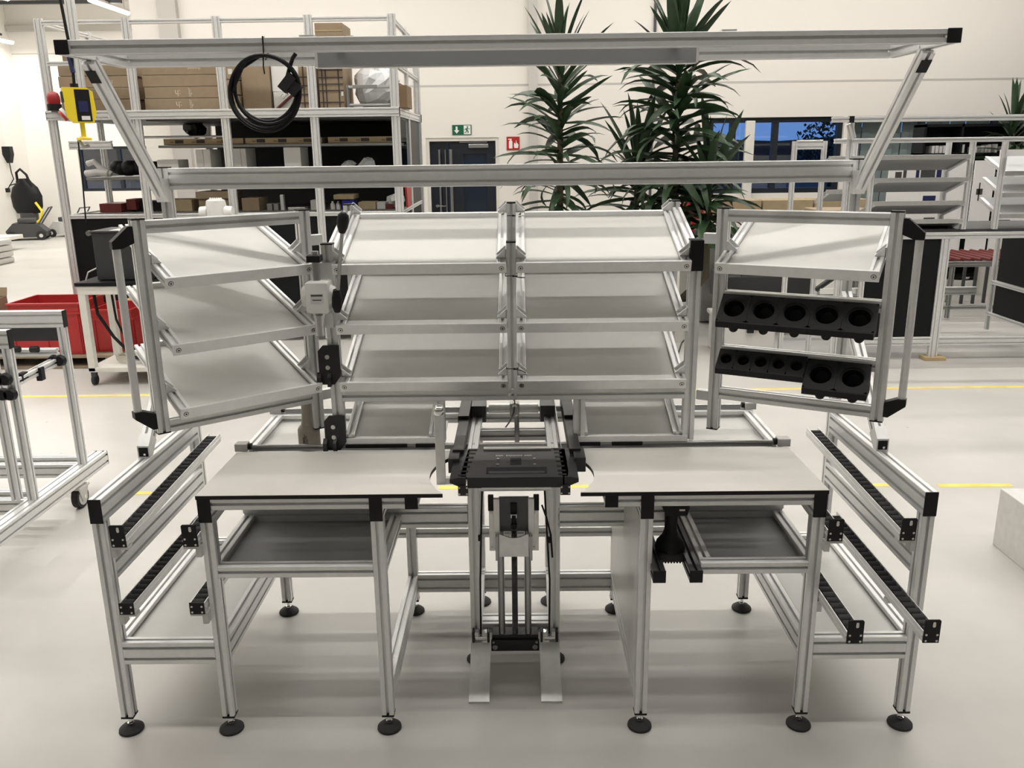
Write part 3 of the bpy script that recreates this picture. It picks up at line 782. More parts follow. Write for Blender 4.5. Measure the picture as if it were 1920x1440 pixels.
# ------------------------------------------------------------------ mallet standing on the carriage panel
ML = thing('mallet', 'worn wooden mallet standing on its head behind the left worktop', 'mallet', (-.775, .52, .832))
b = MB(); b.lathe((-.775, .52, .832), [(.037, 0), (.040, .004), (.040, .075), (.036, .084), (.028, .092)], 28); add('head', b, MALLET, ML, smooth=True)
b = MB(); b.lathe((-.775, .52, .832), [(.027, .090), (.022, .115), (.021, .16), (.020, .25), (.017, .262)], 20); add('handle', b, MALLET, ML, smooth=True)
b = MB()
for i, (dx, z0, z1) in enumerate(((-.012, .03, .055), (-.007, .02, .066), (-.002, .026, .060), (.003, .018, .05), (-.0105, .036, .042))):
    b.box(-.775 + dx - .0008, -.775 + dx + .0008, .4794, .4802, .832 + z0, .832 + z1)
add('stamp', b, INK, ML)

# ------------------------------------------------------------------ lifting fixture in the middle of the bench
LF = thing('lifting_fixture', 'black clamping fixture on a lifting column with two pedals between the worktops', 'fixture', (XC, .42, 0))
LX0, LX1 = -.169, .126
for x in (LX0, LX1):
    prof('column_post', (x, .42, .064), (x, .42, .862), LF, up=UY); foot(LF, x, .42, .064)
    prof('column_post', (x, .85, .064), (x, .85, .80), LF, up=UY); foot(LF, x, .85, .064)
    prof('base_rail', (x, .44, .14), (x, .83, .14), LF, .04, .08)
    prof('top_rail', (x, .30, .845), (x, .80, .845), LF, .04, .04)
prof('base_rail', (LX0 + .02, .50, .11), (LX1 - .02, .50, .11), LF, .04, .08, UY)
prof('head_beam', (LX0 + .02, .42, .722), (LX1 - .02, .42, .722), LF)
prof('tie_beam', (LX0 + .02, .46, .842), (LX1 - .02, .46, .842), LF)
b = MB(); b.box(-.113, .068, .372, .384, .066, .112, .002)
b.mi = 1
for x in (-.098, .052):
    b.cyl((x, .372, .086), (x, .366, .086), .010, n=16); b.cyl((x - .006*(1 if x < 0 else -1), .372, .104), (x - .006*(1 if x < 0 else -1), .370, .104), .005, n=12)
add('base_plate', b, [BLACKM, STEEL], LF)
boxp('base_block', LF, -.11, .065, .384, .44, .08, .128, BLACKM, .002)
for x in (-.072, .027):
    b = MB(); b.cyl((x, .40, .128), (x, .40, .60), .0125, n=18); add('guide_rod', b, STEEL, LF, smooth=True)
b = MB()
pr_ = []
zz = .128
while zz < .56:
    pr_ += [(.0115, zz), (.0095, zz + .003)]; zz += .006
b.lathe((-.022, .40, 0), pr_, 14); add('lead_screw', b, ALUD, LF)
# carriage
for x0, x1 in ((-.112, -.086), (.043, .068)):
    b = MB(); b.box(x0, x1, .378, .384, .478, .640, .001); b.mi = 1
    for z in (.628, .490): b.cyl(((x0 + x1)/2 - .004, .378, z), ((x0 + x1)/2 - .004, .375, z), .005, n=12)
    add('carriage_side', b, [MILL, SCREW], LF)
for x in (-.104, .059): boxp('guide_block', LF, x - .010, x + .010, .366, .384, .640, .698, BLACK, .002)
boxp('carriage_core', LF, -.075, .032, .368, .384, .560, .690, ALUD, .001)
for x0, x1 in ((-.094, -.073), (.030, .051)): boxp('carriage_bar', LF, x0, x1, .352, .368, .555, .692, MILL, .001)
b = MB(); b.box(-.034, -.010, .362, .368, .628, .670); add('window_slot', b, BLACK, LF)
b = MB(); b.cyl((-.022, .355, .60), (-.022, .355, .628), .008, n=12); b.cyl((-.022, .350, .585), (-.022, .366, .585), .011, n=14); add('trigger', b, BLACK, LF)
boxp('trigger_yoke', LF, -.033, -.011, .352, .362, .618, .632, MILL, .001)
arc = [(-.070 + .094*i/12, .565 - .014*math.sin(math.pi*i/12)) for i in range(13)]
b = MB(); b.prism([(-.075, .565)] + arc + [(.030, .565), (.030, .478), (-.075, .478)], 'y', .330, .336); add('front_plate', b, MILL, LF)
for s, x in ((-1, -.0765), (1, .0315)):
    b = MB(); b.prism([(.330, .556), (.384, .556), (.384, .462), (.345, .462), (.330, .478)], 'x', x - .0015 + s*.010, x + .0015 + s*.010)
    b.prism([(x - .002, .556), (x + s*.0125, .556), (x + s*.0125, .462), (x + s*.004, .462)], 'y', .331, .3335); add('cheek', b, STEEL, LF)
# pedals
for x0, x1 in ((-.188, -.115), (.069, .143)):
    pd = MB(); pd.prism([(.150, .0), (.150, .006), (.365, .108), (.372, .104), (.372, .098), (.152, .0)], 'x', x0, x1); p_ = add('pedal', pd, MILL, LF)
    xm = (x0 + x1)/2
    b = MB(); b.cyl((xm - .020, .378, .120), (xm + .020, .378, .120), .010, n=16); b.box(xm - .022, xm - .008, .372, .395, .12, .146); b.box(xm + .008, xm + .022, .372, .395, .12, .146); add('pedal_hinge', b, CHROME, p_, smooth=True)
    boxp('pedal_cheek', p_, x0 + .004, x0 + .012, .366, .40, .085, .15, BLACKM, .002); boxp('pedal_cheek', p_, x1 - .012, x1 - .004, .366, .40, .085, .15, BLACKM, .002)
    b = MB(); b.tube([(xm, .388, .13), (xm + .002, .40, .35), (xm + (.012 if xm < 0 else -.012), .405, .62), (xm + (.02 if xm < 0 else -.02), .41, .80)], .0035, 8); add('pull_cable', b, BLACK, p_)
b = MB(); b.tube([(.080, .398, .648), (.096, .40, .60), (.112, .398, .53), (.118, .398, .44)], .0035, 8); add('cable', b, BLACK, LF, smooth=True)
for x, z in ((-.148, .52), (.106, .51)): boxp('cable_clip', LF, x - .006, x + .006, .395, .405, z - .012, z + .012, BLACK, .002)
# black clamping plate
b = MB()
b.prism([(-.150 - .038, .046), (.152 - .0, .046), (.176, .31), (-.168 - .006, .31)], 'z', .890, .898)
pl = add('clamp_plate', b, BLACKM, LF)
b = MB(); b.box(-.165, .142, .040, .047, .862, .898, .001); add('front_skirt', b, BLACKM, pl)
for s, xe in ((-1, -.19), (1, .156)):
    b = MB(); b.prism([(xe, .898), (xe + s*.030, .892), (xe + s*.030, .880), (xe - s*.012, .862), (xe - s*.02, .862), (xe - s*.02, .898)], 'y', .040, .300); add('side_wing', b, BLACKM, pl)
    b = MB(); b.box(xe - s*.012 - .016, xe - s*.012 + .016, .034, .040, .838, .872, .002); b.mi = 1
    for dx in (-.012, .012):
        for z in (.845, .866): b.cyl((xe - s*.012 + dx, .034, z), (xe - s*.012 + dx, .0325, z), .0032, n=10)
    add('end_plate', b, [BLACKM, SCREW], LF)
for s, xe in ((-1, -.157), (1, .130)):
    for i, yy in enumerate((.295, .262, .222, .180, .136, .095, .062)):
        boxp('slot', pl, xe + (-.004*i if s < 0 else .001*i) - .013, xe + (-.004*i if s < 0 else .001*i) + .013, yy - .008, yy + .006, .8979, .8986, BLKP)  # darker boxes on the plate stand in for shaded recesses
b = MB(); b.mi = 0
for x in (-.071, .050):
    for yy in (.205, .152): b.cyl((x, yy, .898), (x, yy, .8998), .005, n=12)
add('screws', b, SCREW, pl)
boxp('square_pocket', pl, -.030, .006, .150, .212, .8979, .8987, BLKP)
boxp('grip_pocket', pl, -.106, .088, .070, .128, .8979, .8987, BLKP, .0003)  # flat dark pockets, their depth shade put into the colour
boxp('grip_floor', pl, -.098, .080, .072, .092, .8986, .8989, BLACKM)
boxp('front_ledge', pl, -.122, .110, .290, .312, .898, .904, MILL, .001)
boxp('front_trim', LF, -.12, .10, .036, .050, .858, .864, MILL, .001)
b = MB(); yy = .240
for x0, x1 in ((-.078, -.052), (-.044, .012), (.018, .044)):
    n_ = int((x1 - x0)/.0042)
    for i in range(n_): b.box(x0 + i*.0042, x0 + i*.0042 + .0026, yy - (.006 if i % 3 else .008), yy + (.0 if i % 2 else .003), .898, .8983)
add('engraved_text', b, LGREY, pl)
# rear guide arms
for s, x0 in ((-1, -.226), (1, .170)):
    b = MB(); b.box(x0, x0 + .038, .26, .92, .868, .912, .002); b.box(x0 - .004*(s < 0), x0 + .042 if s > 0 else x0 + .038, .60, .92, .895, .925, .002); add('guide_arm', b, BLACKM, LF)
    boxp('arm_clamp', LF, x0 - (.010 if s < 0 else -.012), x0 + (.026 if s < 0 else .050), .19, .31, .855, .905, BLACKM, .002)
    xr = -.163 if s < 0 else .118
    prof('inner_rail', (xr, .31, .872), (xr, .88, .872), LF, .040, .020, m=STEEL)
    boxp('bearing_block', LF, xr - .012 - (.012 if s < 0 else .022), xr + .012 + (.022 if s < 0 else .012), .735, .83, .855, .922, ALUD, .002)
    b = MB(); b.cyl((xr + (.055 if s < 0 else -.055), .31, .878), (xr + (.055 if s < 0 else -.055), .31, .8781), .001, n=6)
    b2 = MB(); b2.box(xr - .030 if s < 0 else xr + .026, xr - .026 if s < 0 else xr + .030, .31, .90, .878, .892); add('glass_scale', b2, STEEL, LF)
prof('rear_tie', (-.16, .60, .852), (.12, .60, .852), LF, .04, .04, m=STEEL)
b = MB(); b.cyl((-.12, .80, .892), (.078, .80, .892), .021, n=24); add('cross_shaft', b, MILL, LF, smooth=True)
boxp('shaft_clamp', LF, -.036, .002, .775, .825, .866, .918, STEEL, .003)
b = MB(); b.box(-.027, -.005, .768, .80, .905, .922, .002); add('cable_gland', b, CHROME, LF)
b = MB(); b.tube([(-.018, .42, 1.04), (-.017, .60, .99), (-.016, .78, .925), (-.020, .755, .89), (-.035, .69, .873), (-.060, .60, .865)], .003, 8); add('fixture_cable', b, BLACK, LF, smooth=True)
b = MB(); b.tube([(-.008, .54, .835), (-.008, .54, .935), (-.008, .54, .945)], [.009, .009, .004], 12); add('index_pin', b, STEEL, LF, smooth=True)
# upright flat bar with ball knob
b = MB(); b.box(-.262, -.233, .046, .058, .872, 1.105, .0015); lv = add('stop_bar', b, MILL, LF)
b = MB(); b.sphere((-.2475, .052, 1.116), .019, 20, 12); add('ball_knob', b, CHROME, lv, smooth=True)
boxp('bar_link', LF, -.255, -.215, .058, .075, .868, .890, ALU, .001)

# ------------------------------------------------------------------ cordless screwdriver on the dark rails
DR = thing('cordless_drill', 'black cordless drill hanging between dark rails under the worktop', 'drill', (.490, .10, .58))
b = MB(); b.prism([(.445, .805), (.540, .805), (.545, .775), (.538, .748), (.470, .748)], 'y', .07, .13); add('motor_housing', b, BLACK, DR)
b = MB()
b.loft([[(.492 + rx*math.cos(a), .10 + ry*math.sin(a), z) for a in [2*math.pi*i/18 for i in range(18)]] for rx, ry, z in ((.022, .026, .76), (.020, .026, .72), (.020, .026, .690), (.026, .032, .668), (.044, .042, .648), (.050, .046, .630), (.048, .045, .618))]); add('grip', b, BLACK, DR, smooth=True)
b = MB(); b.box(.450, .532, .055, .145, .590, .620, .006); add('battery', b, RUBBER, DR)
b = MB()
for i in range(7): b.cyl((.462 + i*.0095, .057, .590), (.462 + i*.0095, .143, .590), .0035, n=8)
add('battery_ribs', b, RUBBER, DR)
boxp('label', DR, .512, .530, .069, .0702, .765, .771, WHITE)

# ------------------------------------------------------------------ coiled mains cable with plug
CB = thing('cable_coil', 'coiled black mains cable with plug hanging from the overhead gantry', 'cable', (-.74, .19, 2.16))
b = MB()
pts = []
rnd = random.Random(3)
for k in range(4):
    ph = rnd.random()*.6; ra = .093 + .004*k - .002*(k % 2); cxk = -.737 + .004*math.sin(k*2); czk = 2.072 - .006*k
    for i in range(40):
        a = math.pi/2 + 2*math.pi*i/40
        pull = .5*(1 + math.sin(a))
        pts.append((cxk + ra*math.cos(a)*(1 + .03*math.sin(2*a + ph)), .190 + .006*math.sin(a*2 + k) - .004*k, (czk + ra*math.sin(a))*(1 - pull) + (2.072 + .0915*math.sin(a))*pull))
b.tube(pts, .0055, 8)
b.tube([(-.745, .188, 2.163), (-.80, .186, 2.13), (-.838, .184, 2.06), (-.83, .184, 2.00), (-.79, .184, 1.965), (-.74, .184, 1.958), (-.69, .184, 1.975), (-.655, .186, 2.02)], .0042, 8)
b.tube([(-.672, .182, 2.095), (-.660, .182, 2.13), (-.650, .184, 2.155), (-.640, .186, 2.168)], .006, 8)
add('cable', b, BLACK, CB, smooth=True)
b = MB(); b.obox((-.658, .178, 2.078), (.74, 0, -.67), (0, 1, 0), (.67, 0, .74), .026, .013, .019); b.obox((-.668, .178, 2.086), (.74, 0, -.67), (0, 1, 0), (.67, 0, .74), .014, .016, .026); add('plug', b, RUBBER, CB)
b = MB(); b.cyl((-.676, .178, 2.062), (-.692, .178, 2.048), .0022, n=8); b.cyl((-.670, .185, 2.056), (-.686, .185, 2.042), .0022, n=8); add('plug_pins', b, CHROME, CB)
tie = MB(); tie.tube([(-.737, .198, 2.2165), (-.737, .197, 2.175), (-.735, .180, 2.15), (-.735, .176, 2.13), (-.734, .178, 2.112)], .0022, 6); tie.tube([(-.737, .198, 2.2165), (-.737, .242, 2.2165), (-.737, .243, 2.172), (-.736, .21, 2.155)], .0022, 6)
add('cable_tie', tie, BLACK, CB)

# ------------------------------------------------------------------ tall storage frame with boxes, far left
MC = thing('storage_frame', 'tall aluminium storage frame with black lower panels and boxes on its deck', 'frame', (-2.85, 7.2, 0))
MXS = (-4.52, -3.69, -2.83, -1.96, -1.17)
MF, MR = 6.24, 8.20
for x in MXS:
    prof('post', (x, MF, .02), (x, MF, 3.14), MC, .08, .04, UY)
    prof('post', (x, MR, .02), (x, MR, 3.14), MC, .08, .04, UY)
for x in (MXS[0], MXS[-1]):
    prof('post', (x, 7.22, .02), (x, 7.22, 3.14), MC, .08, .04, (1, 0, 0))
for y in (MF, MR):
    for a, c in zip(MXS, MXS[1:]):
        prof('beam', (a + .04, y, 3.10), (c - .04, y, 3.10), MC)
        prof('beam', (a + .04, y, 1.29), (c - .04, y, 1.29), MC)
        prof('beam', (a + .04, y, .14), (c - .04, y, .14), MC, .04, .08)
    prof('deck_beam', (MXS[0] - .04, y - .005 if y == MF else y, 2.258), (MXS[-1] + .04, y - .005 if y == MF else y, 2.258), MC, .05, .085, caps='ab')
    prof('beam', (MXS[0] + .04, y, 2.735), (MXS[1] - .04, y, 2.735), MC)
for x in (MXS[0], MXS[-1]):
    for a, c in ((MF + .02, 7.18), (7.26, MR - .02)):
        for z, h in ((3.10, .04), (2.258, .08), (1.29, .04), (.14, .08)):
            prof('side_beam', (x, a, z), (x, c, z), MC, .04, h)
boxp('deck', MC, MXS[0], MXS[-1], MF + .03, MR, 2.296, 2.305, GSTEEL)
boxp('deck_underside', MC, MXS[0] + .9, MXS[-1], MF + .03, MR, 2.20, 2.212, DARKP)
boxp('back_panel', MC, MXS[1] + .1, MXS[-1] - .04, MR - .03, MR - .02, .2, 2.2, DARKP)
for a, c in zip(MXS, MXS[1:]):
    boxp('black_panel', MC, a + .04, c - .04, MF - .004, MF + .004, .18, 1.27, BLKP)
for k, (z, x0) in enumerate(((1.972, MXS[1] + .02), (1.660, MXS[0] + .06), (1.300, MXS[0] + .06))):
    boxp('inner_shelf', MC, x0, MXS[-1] - .05, 6.62, 7.9, z - .025, z, GSTEEL)
boxp('side_pane', MC, MXS[-1] + .004, MXS[-1] + .008, MF + .06, 7.18, 1.31, 2.21, GLASS)
boxp('side_panel', MC, MXS[-1] + .002, MXS[-1] + .008, 7.26, MR - .03, 1.31, 2.21, DARKP)
boxp('side_panel', MC, MXS[-1] - .004, MXS[-1] + .004, MF + .06, MR - .03, .18, 1.27, BLKP)
prof('brace', (-4.40, 6.26, 1.98), (-3.98, 6.26, 1.98), MC, .04, .08, U)
prof('hand_rail', (MXS[-1], MF + .02, 2.70), (MXS[-1], MR - .02, 2.70), MC)

def letters(o, text, x, y, z, size, m, rot=0.0, ang=0.0):
    cu = bpy.data.curves.new('lettering', 'FONT'); cu.body = text; cu.size = size; cu.align_x = 'CENTER'; cu.align_y = 'CENTER'; cu.extrude = .0008
    cu.materials.append(m)
    tmp = bpy.data.objects.new('tmp_text', cu); me = bpy.data.meshes.new_from_object(tmp); bpy.data.objects.remove(tmp)
    if not me.materials: me.materials.append(m)
    t = bpy.data.objects.new('lettering', me)
    _link(t, o, T(x, y, z) @ Matrix.Rotation(math.pi/2, 4, 'X') @ Matrix.Rotation(ang, 4, 'Z'))
def carton(label, x0, x1, y0, y1, z0, z1, m=CARD, tape_=False, group='cardboard boxes on the storage frame', flaps=False, cat='box'):
    t = thing('cardboard_box', label, cat, ((x0 + x1)/2, (y0 + y1)/2, z0), group)
    boxp('carton', t, x0, x1, y0, y1, z0, z1 - .002, m, .004)
    boxp('lid_seam', t, x0 + .002, x1 - .002, (y0 + y1)/2 - .025, (y0 + y1)/2 + .025, z1 - .0022, z1 - .001, CARDD)
    return t
def straps(t, x0, x1, y0, z0, z1, xs, zs):
    for x in xs: boxp('strap', t, x - .006, x + .006, y0 - .004, y0 - .001, z0, z1, INK)
    for z in zs: boxp('strap', t, x0, x1, y0 - .0065, y0 - .004, z - .005, z + .005, INK)
# stacks of long cartons
for c_, (x0, x1) in enumerate(((-4.46, -3.74), (-3.64, -2.90))):
    for k in range(4):
        z0 = 2.306 + k*.108
        t = carton('long brown carton, %s from the bottom of the %s stack on the deck' % (('lowest', 'second', 'third', 'topmost')[k], ('outer', 'inner')[c_]), x0 + .01*(k % 2), x1 - .012*((k + 1) % 2), 6.34, 7.4, z0, z0 + .107)
        if c_ == 1 and k < 2:
            letters(t, ':h', x0 + .335, 6.338, z0 + .05, .085, PRINT, 0, math.pi)
            letters(t, 'ager', x0 + .45, 6.338, z0 + .053, .05, PRINT, 0, math.pi/2)
        if c_ == 1 and k == 3: letters(t, ':hager', x0 + .52, 6.338, z0 + .06, .055, PRINT, 0, math.pi)
        if c_ == 0 and k == 3: letters(t, 'hager', x0 + .36, 6.338, z0 + .055, .055, PRINT, 0, math.pi)
        if c_ == 0 and k == 2: letters(t, ':h', x0 + .52, 6.338, z0 + .05, .05, PRINT, 0, math.pi)
t = carton('shallow printed carton on top of the outer stack of long cartons', -4.40, -3.78, 6.36, 7.2, 2.752, 2.84); letters(t, ':hager', -4.10, 6.358, 2.80, .06, PRINT, 0, math.pi)
# middle bay
t = carton('tall open brown carton behind the cable coil on the deck', -2.72, -2.44, 6.5, 7.0, 2.306, 2.74)
for k in range(3):
    q = thing('white_bin', 'small white labelled bin, %s of three beside the long cartons' % ('lowest', 'middle', 'topmost')[k], 'bin', (-2.78, 6.4, 2.31 + k*.14), 'white bins on the deck')
    boxp('body', q, -2.82, -2.74, 6.36, 6.7, 2.307 + k*.14, 2.435 + k*.14, CARD2, .004); boxp('label', q, -2.80, -2.76, 6.357, 6.36, 2.35 + k*.14, 2.40 + k*.14, WHITE)
boxthing('foam_block', 'lower white foam block with a red bar leaning on it', 'foam', -2.42, -2.15, 6.52, 7.0, 2.306, 2.47, WHITE, .004)
boxthing('foam_block', 'upper white foam block stacked on the storage frame deck', 'foam', -2.43, -2.16, 6.54, 7.0, 2.475, 2.74, WHITE, .004)
b = MB(); b.tube([(-2.39, 6.50, 2.306), (-2.17, 6.49, 2.48)], .014, 8); tag(add('red_bar', b, DRED), 'dark red bar leaning against the white foam blocks', 'bar')
t = carton('strapped brown carton beside the white foam blocks', -2.13, -1.99, 6.44, 6.9, 2.306, 2.70); straps(t, -2.13, -1.99, 6.44, 2.306, 2.70, (-2.09,), (2.36, 2.44, 2.52, 2.60))
t = carton('large strapped stack carton behind the lamp bar', -1.93, -1.69, 6.40, 6.9, 2.306, 2.80, CARD); straps(t, -1.93, -1.69, 6.40, 2.306, 2.80, (-1.895, -1.86, -1.735), (2.36, 2.47, 2.53, 2.59, 2.66))
boxp('side_label', t, -1.715, -1.695, 6.397, 6.40, 2.42, 2.46, WHITE)
t = carton('brown carton on top of the strapped stack above the gantry', -1.95, -1.68, 6.46, 6.9, 2.806, 3.10); boxp('label', t, -1.735, -1.69, 6.457, 6.46, 2.84, 2.88, WHITE); boxp('tape_band', t, -1.95, -1.68, 6.4575, 6.4585, 3.02, 3.035, CARD2)
carton('small tan carton behind the box above the gantry', -1.66, -1.60, 6.60, 6.95, 2.806, 3.0, CARD2)
# bag of plastic film
b = MB(); rnd = random.Random(5); rings = []
for j in range(9):
    t_ = math.pi*j/8
    rings.append([(-1.42 + (.23*math.sin(t_*.98 + .03)**.6 + .01)*math.cos(a)*(.82 + .3*rnd.random()), 6.75 + .22*(math.sin(t_)**.6 + .05)*math.sin(a)*(.82 + .3*rnd.random()), 2.49 - .18*math.cos(t_) + (.05*rnd.random() if j > 1 else 0)) for a in [2*math.pi*i/18 for i in range(18)]])
b.loft(rings); tag(add('plastic_bag', b, PLASTF), 'crumpled white plastic bag on the storage frame deck', 'bag')
FRM = thing('parts_trolley_frame', 'small grey tube frame in front of the plastic bag', 'frame', (-1.44, 6.42, 2.306))
for z in (2.33, 2.50): b = MB(); b.cyl((-1.66, 6.40, z), (-1.24, 6.40, z), .014, n=10); add('tube', b, STEEL, FRM)
b = MB(); b.cyl((-1.65, 6.40, 2.306), (-1.65, 6.40, 2.52), .016, n=10); add('tube', b, STEEL, FRM)
boxp('grip', FRM, -1.60, -1.36, 6.38, 6.42, 2.485, 2.52, GSTEEL, .004)
boxthing('dark_crate', 'dark brown crate with parts at the side of the storage frame', 'crate', -1.16, -1.08, 6.5, 6.9, 2.306, 2.52, CARDD, .006)
t = carton('tilted brown carton at the far end of the deck', -1.6, -1.25, 7.3, 7.9, 2.306, 2.6, CARDD)
# shelf contents
k = 0
for x0, x1 in ((-3.62, -2.80), (-2.78, -1.99), (-1.93, -1.26)):
    t = carton('flat long carton with dark print, %s on the upper inner shelf' % ('nearest the slanted gantry arm', 'in the middle', 'nearest the door')[k], x0, x1, 6.64, 7.2, 1.974, 2.038, CARD2, group='flat cartons on the inner shelf'); k += 1
    for xx in (x0 + .12, x0 + .34, x0 + .60):
        boxp('print_mark', t, xx, xx + .085, 6.637, 6.64, 1.990, 2.022, INK); boxp('print_mark', t, xx - .05, xx - .01, 6.637, 6.64, 1.995, 2.008, CARDD)
def ob(nm, lab, cat, x0, x1, y0, y1, z0, z1, m, bev=.003, grp=None): return boxthing(nm, lab, cat, x0, x1, y0, y1, z0, z1, m, bev, grp)
b = MB(); b.tube([(-3.85, 6.66, 2.055), (-2.98, 6.66, 2.055)], .012, 8); tag(add('metal_tube', b, ALU), 'thin aluminium tube lying on the flat cartons', 'tube')
g_ = 'white file boxes on the middle inner shelf'
for i, (x0, x1, z1) in enumerate(((-3.31, -3.235, 1.93), (-3.232, -3.16, 1.93), (-2.975, -2.845, 1.935), (-2.842, -2.79, 1.935), (-2.40, -2.225, 1.94))):
    t = thing('file_box', ('white file box standing first of a pair on the middle shelf', 'white file box standing second of a pair on the middle shelf', 'wide cream file box beside the storage frame post', 'narrow cream file box with a dark finger hole', 'tall white board box near the third frame post')[i], 'file box', ((x0 + x1)/2, 6.8, 1.662), g_)
    boxp('body', t, x0, x1, 6.66, 7.0, 1.662, z1, WHITE if i < 2 or i == 4 else PANEL, .003)
    if i != 4: b = MB(); b.cyl(((x0 + x1)/2, 6.66, 1.71), ((x0 + x1)/2, 6.657, 1.71), .012, n=10); add('finger_hole', b, BLACK, t)
ob('white_carton', 'flat white carton on top of another beside the gantry arm', 'box', -3.72, -3.50, 6.66, 6.95, 1.745, 1.83, WHITE)
ob('white_carton', 'flat white carton lowest of two beside the gantry arm', 'box', -3.72, -3.46, 6.64, 6.95, 1.662, 1.74, WHITE)
def crumple(lab, x, y, z, r, m=PLASTF, seed=1):
    rr = random.Random(seed); b = MB()
    b.loft([[(x + r*(math.sin(math.pi*j/6) + .08)*math.cos(a)*(.7 + .6*rr.random()), y + r*(math.sin(math.pi*j/6) + .08)*math.sin(a)*(.7 + .6*rr.random()), z + r*.9*(1 - math.cos(math.pi*j/6)) + .02*rr.random()) for a in [2*math.pi*i/12 for i in range(12)]] for j in range(7)])
    tag(add('plastic_bag', b, m), lab, 'bag', 'plastic bags on the inner shelves')
crumple('small crumpled clear bag left of another on the middle shelf', -1.76, 6.8, 1.662, .07, seed=2)
crumple('larger crumpled clear bag on the middle shelf near the door', -1.56, 6.8, 1.662, .085, seed=3)
crumple('crumpled clear bag at the end of the lowest shelf', -1.28, 6.8, 1.302, .08, seed=4)
crumple('dark plastic bundle lying on the upper inner shelf', -3.45, 7.1, 2.04, .10, DARKP, 8)
# black garments / hoses on the middle shelf, white hose
b = MB()
for i in range(10):
    rr = random.Random(40 + i); b.sphere((-4.2 + .045*i, 6.8 + .08*rr.random(), 1.74 + .02*rr.random()), .09, 12, 8, (1.1, 1.0, .9 - .02*abs(i - 4)))
tag(add('black_bundle', b, BLACK, smooth=True), 'heap of black covers on the middle shelf of the open bay', 'cover')
b = MB(); b.tube([(-4.44, 6.66, 1.80), (-4.36, 6.64, 1.82), (-4.30, 6.64, 1.75), (-4.20, 6.64, 1.69)], .03, 12); b.tube([(-4.46, 6.64, 1.70), (-4.34, 6.62, 1.715), (-4.22, 6.62, 1.70)], .035, 12)
tag(add('white_hose', b, LGREY, smooth=True), 'light grey hose pieces beside the black covers', 'hose')
LS = 1.302
for a_ in (('open_carton', 'wide brown carton lowest of two on the lowest shelf', 'box', -3.33, -2.98, 6.66, 7.0, LS, LS + .125, CARD), ('open_carton', 'wide brown carton stacked on another on the lowest shelf', 'box', -3.35, -2.97, 6.64, 7.0, LS + .127, LS + .20, CARD),
           ('small_carton', 'small brown carton behind the gantry post', 'box', -3.74, -3.42, 6.70, 7.0, LS, LS + .12, CARD2), ('labelled_carton', 'brown carton with a white label strip on the lowest shelf', 'box', -2.88, -2.70, 6.66, 7.0, LS, LS + .13, CARD),
           ('grey_block', 'first small grey metal block on the lowest shelf', 'block', -2.62, -2.565, 6.66, 6.8, LS, LS + .07, GSTEEL), ('grey_block', 'second small grey metal block on the lowest shelf', 'block', -2.55, -2.50, 6.66, 6.8, LS, LS + .07, GSTEEL),
           ('profile_offcut', 'upright aluminium offcut beside the grey metal blocks', 'offcut', -2.475, -2.44, 6.66, 6.72, LS, LS + .16, ALU), ('steel_strips', 'flat steel strips lying on the lowest shelf', 'metal strip', -2.40, -2.22, 6.66, 6.8, LS, LS + .03, MILL),
           ('grey_carton', 'light grey carton next to the third frame post', 'box', -2.16, -2.06, 6.66, 6.9, LS, LS + .10, LGREY), ('blue_bin', 'dark blue plastic bin on the lowest shelf', 'bin', -1.83, -1.71, 6.66, 6.9, LS, LS + .105, BLUE),
           ('tray_carton', 'flat tan carton sitting on the blue bin', 'box', -1.91, -1.70, 6.64, 6.95, LS + .107, LS + .155, CARD2), ('tan_carton', 'low tan carton on the lowest shelf right of the blue bin', 'box', -1.66, -1.48, 6.66, 6.9, LS, LS + .075, CARD2),
           ('grey_carton', 'grey wrapped carton beside the red tin', 'box', -1.47, -1.38, 6.68, 6.9, LS, LS + .07, LGREY), ('red_tin', 'small dark red tin near the end of the lowest shelf', 'tin', -1.375, -1.30, 6.68, 6.8, LS, LS + .05, DRED),
           ('red_crate', 'long dark red crate in the open bay', 'crate', -4.38, -4.15, 6.66, 7.0, LS, LS + .09, DRED), ('red_crate', 'tilted dark red box behind the long red crate', 'box', -4.12, -4.02, 6.72, 6.95, LS + .02, LS + .13, DRED),
           ('power_tool_case', 'black tool case in the open bay of the storage frame', 'case', -4.10, -3.78, 6.80, 7.1, LS, LS + .10, BLACK)):
    ob(*a_)
for i, x in enumerate((-1.94, -1.88)):
    b = MB(); b.lathe((x, 6.72, LS), [(.025, 0), (.025, .055), (.012, .072), (.012, .085)], 14); tag(add('bottle', b, LGREY, smooth=True), ('shorter grey bottle left of the blue bin', 'grey bottle touching the blue bin')[i], 'bottle')
# red banner at the frame side
b = MB(); b.prism([(6.36, 1.60), (6.80, 1.60), (6.72, 1.33), (6.45, 1.33)], 'x', -1.1295, -1.110); tag(add('red_apron', b, RED), 'red cloth hanging at the side of the storage frame', 'cloth')
# red emergency lamp on the frame corner
RB = thing('beacon', 'red beacon with black base on the corner of the storage frame', 'beacon', (-4.42, 6.12, 2.33))
b = MB(); b.lathe((-4.42, 6.12, 2.36), [(.055, .0), (.06, .03), (.058, .07), (.045, .10), (.02, .115)], 18); add('dome', b, DRED2, RB, smooth=True)
b = MB(); b.lathe((-4.42, 6.12, 2.30), [(.065, 0), (.065, .06)], 18); add('base', b, BLACK, RB, smooth=True)
b = MB(); b.box(-4.46, -4.38, 6.12, 6.22, 2.285, 2.30); add('bracket', b, GSTEEL, RB)

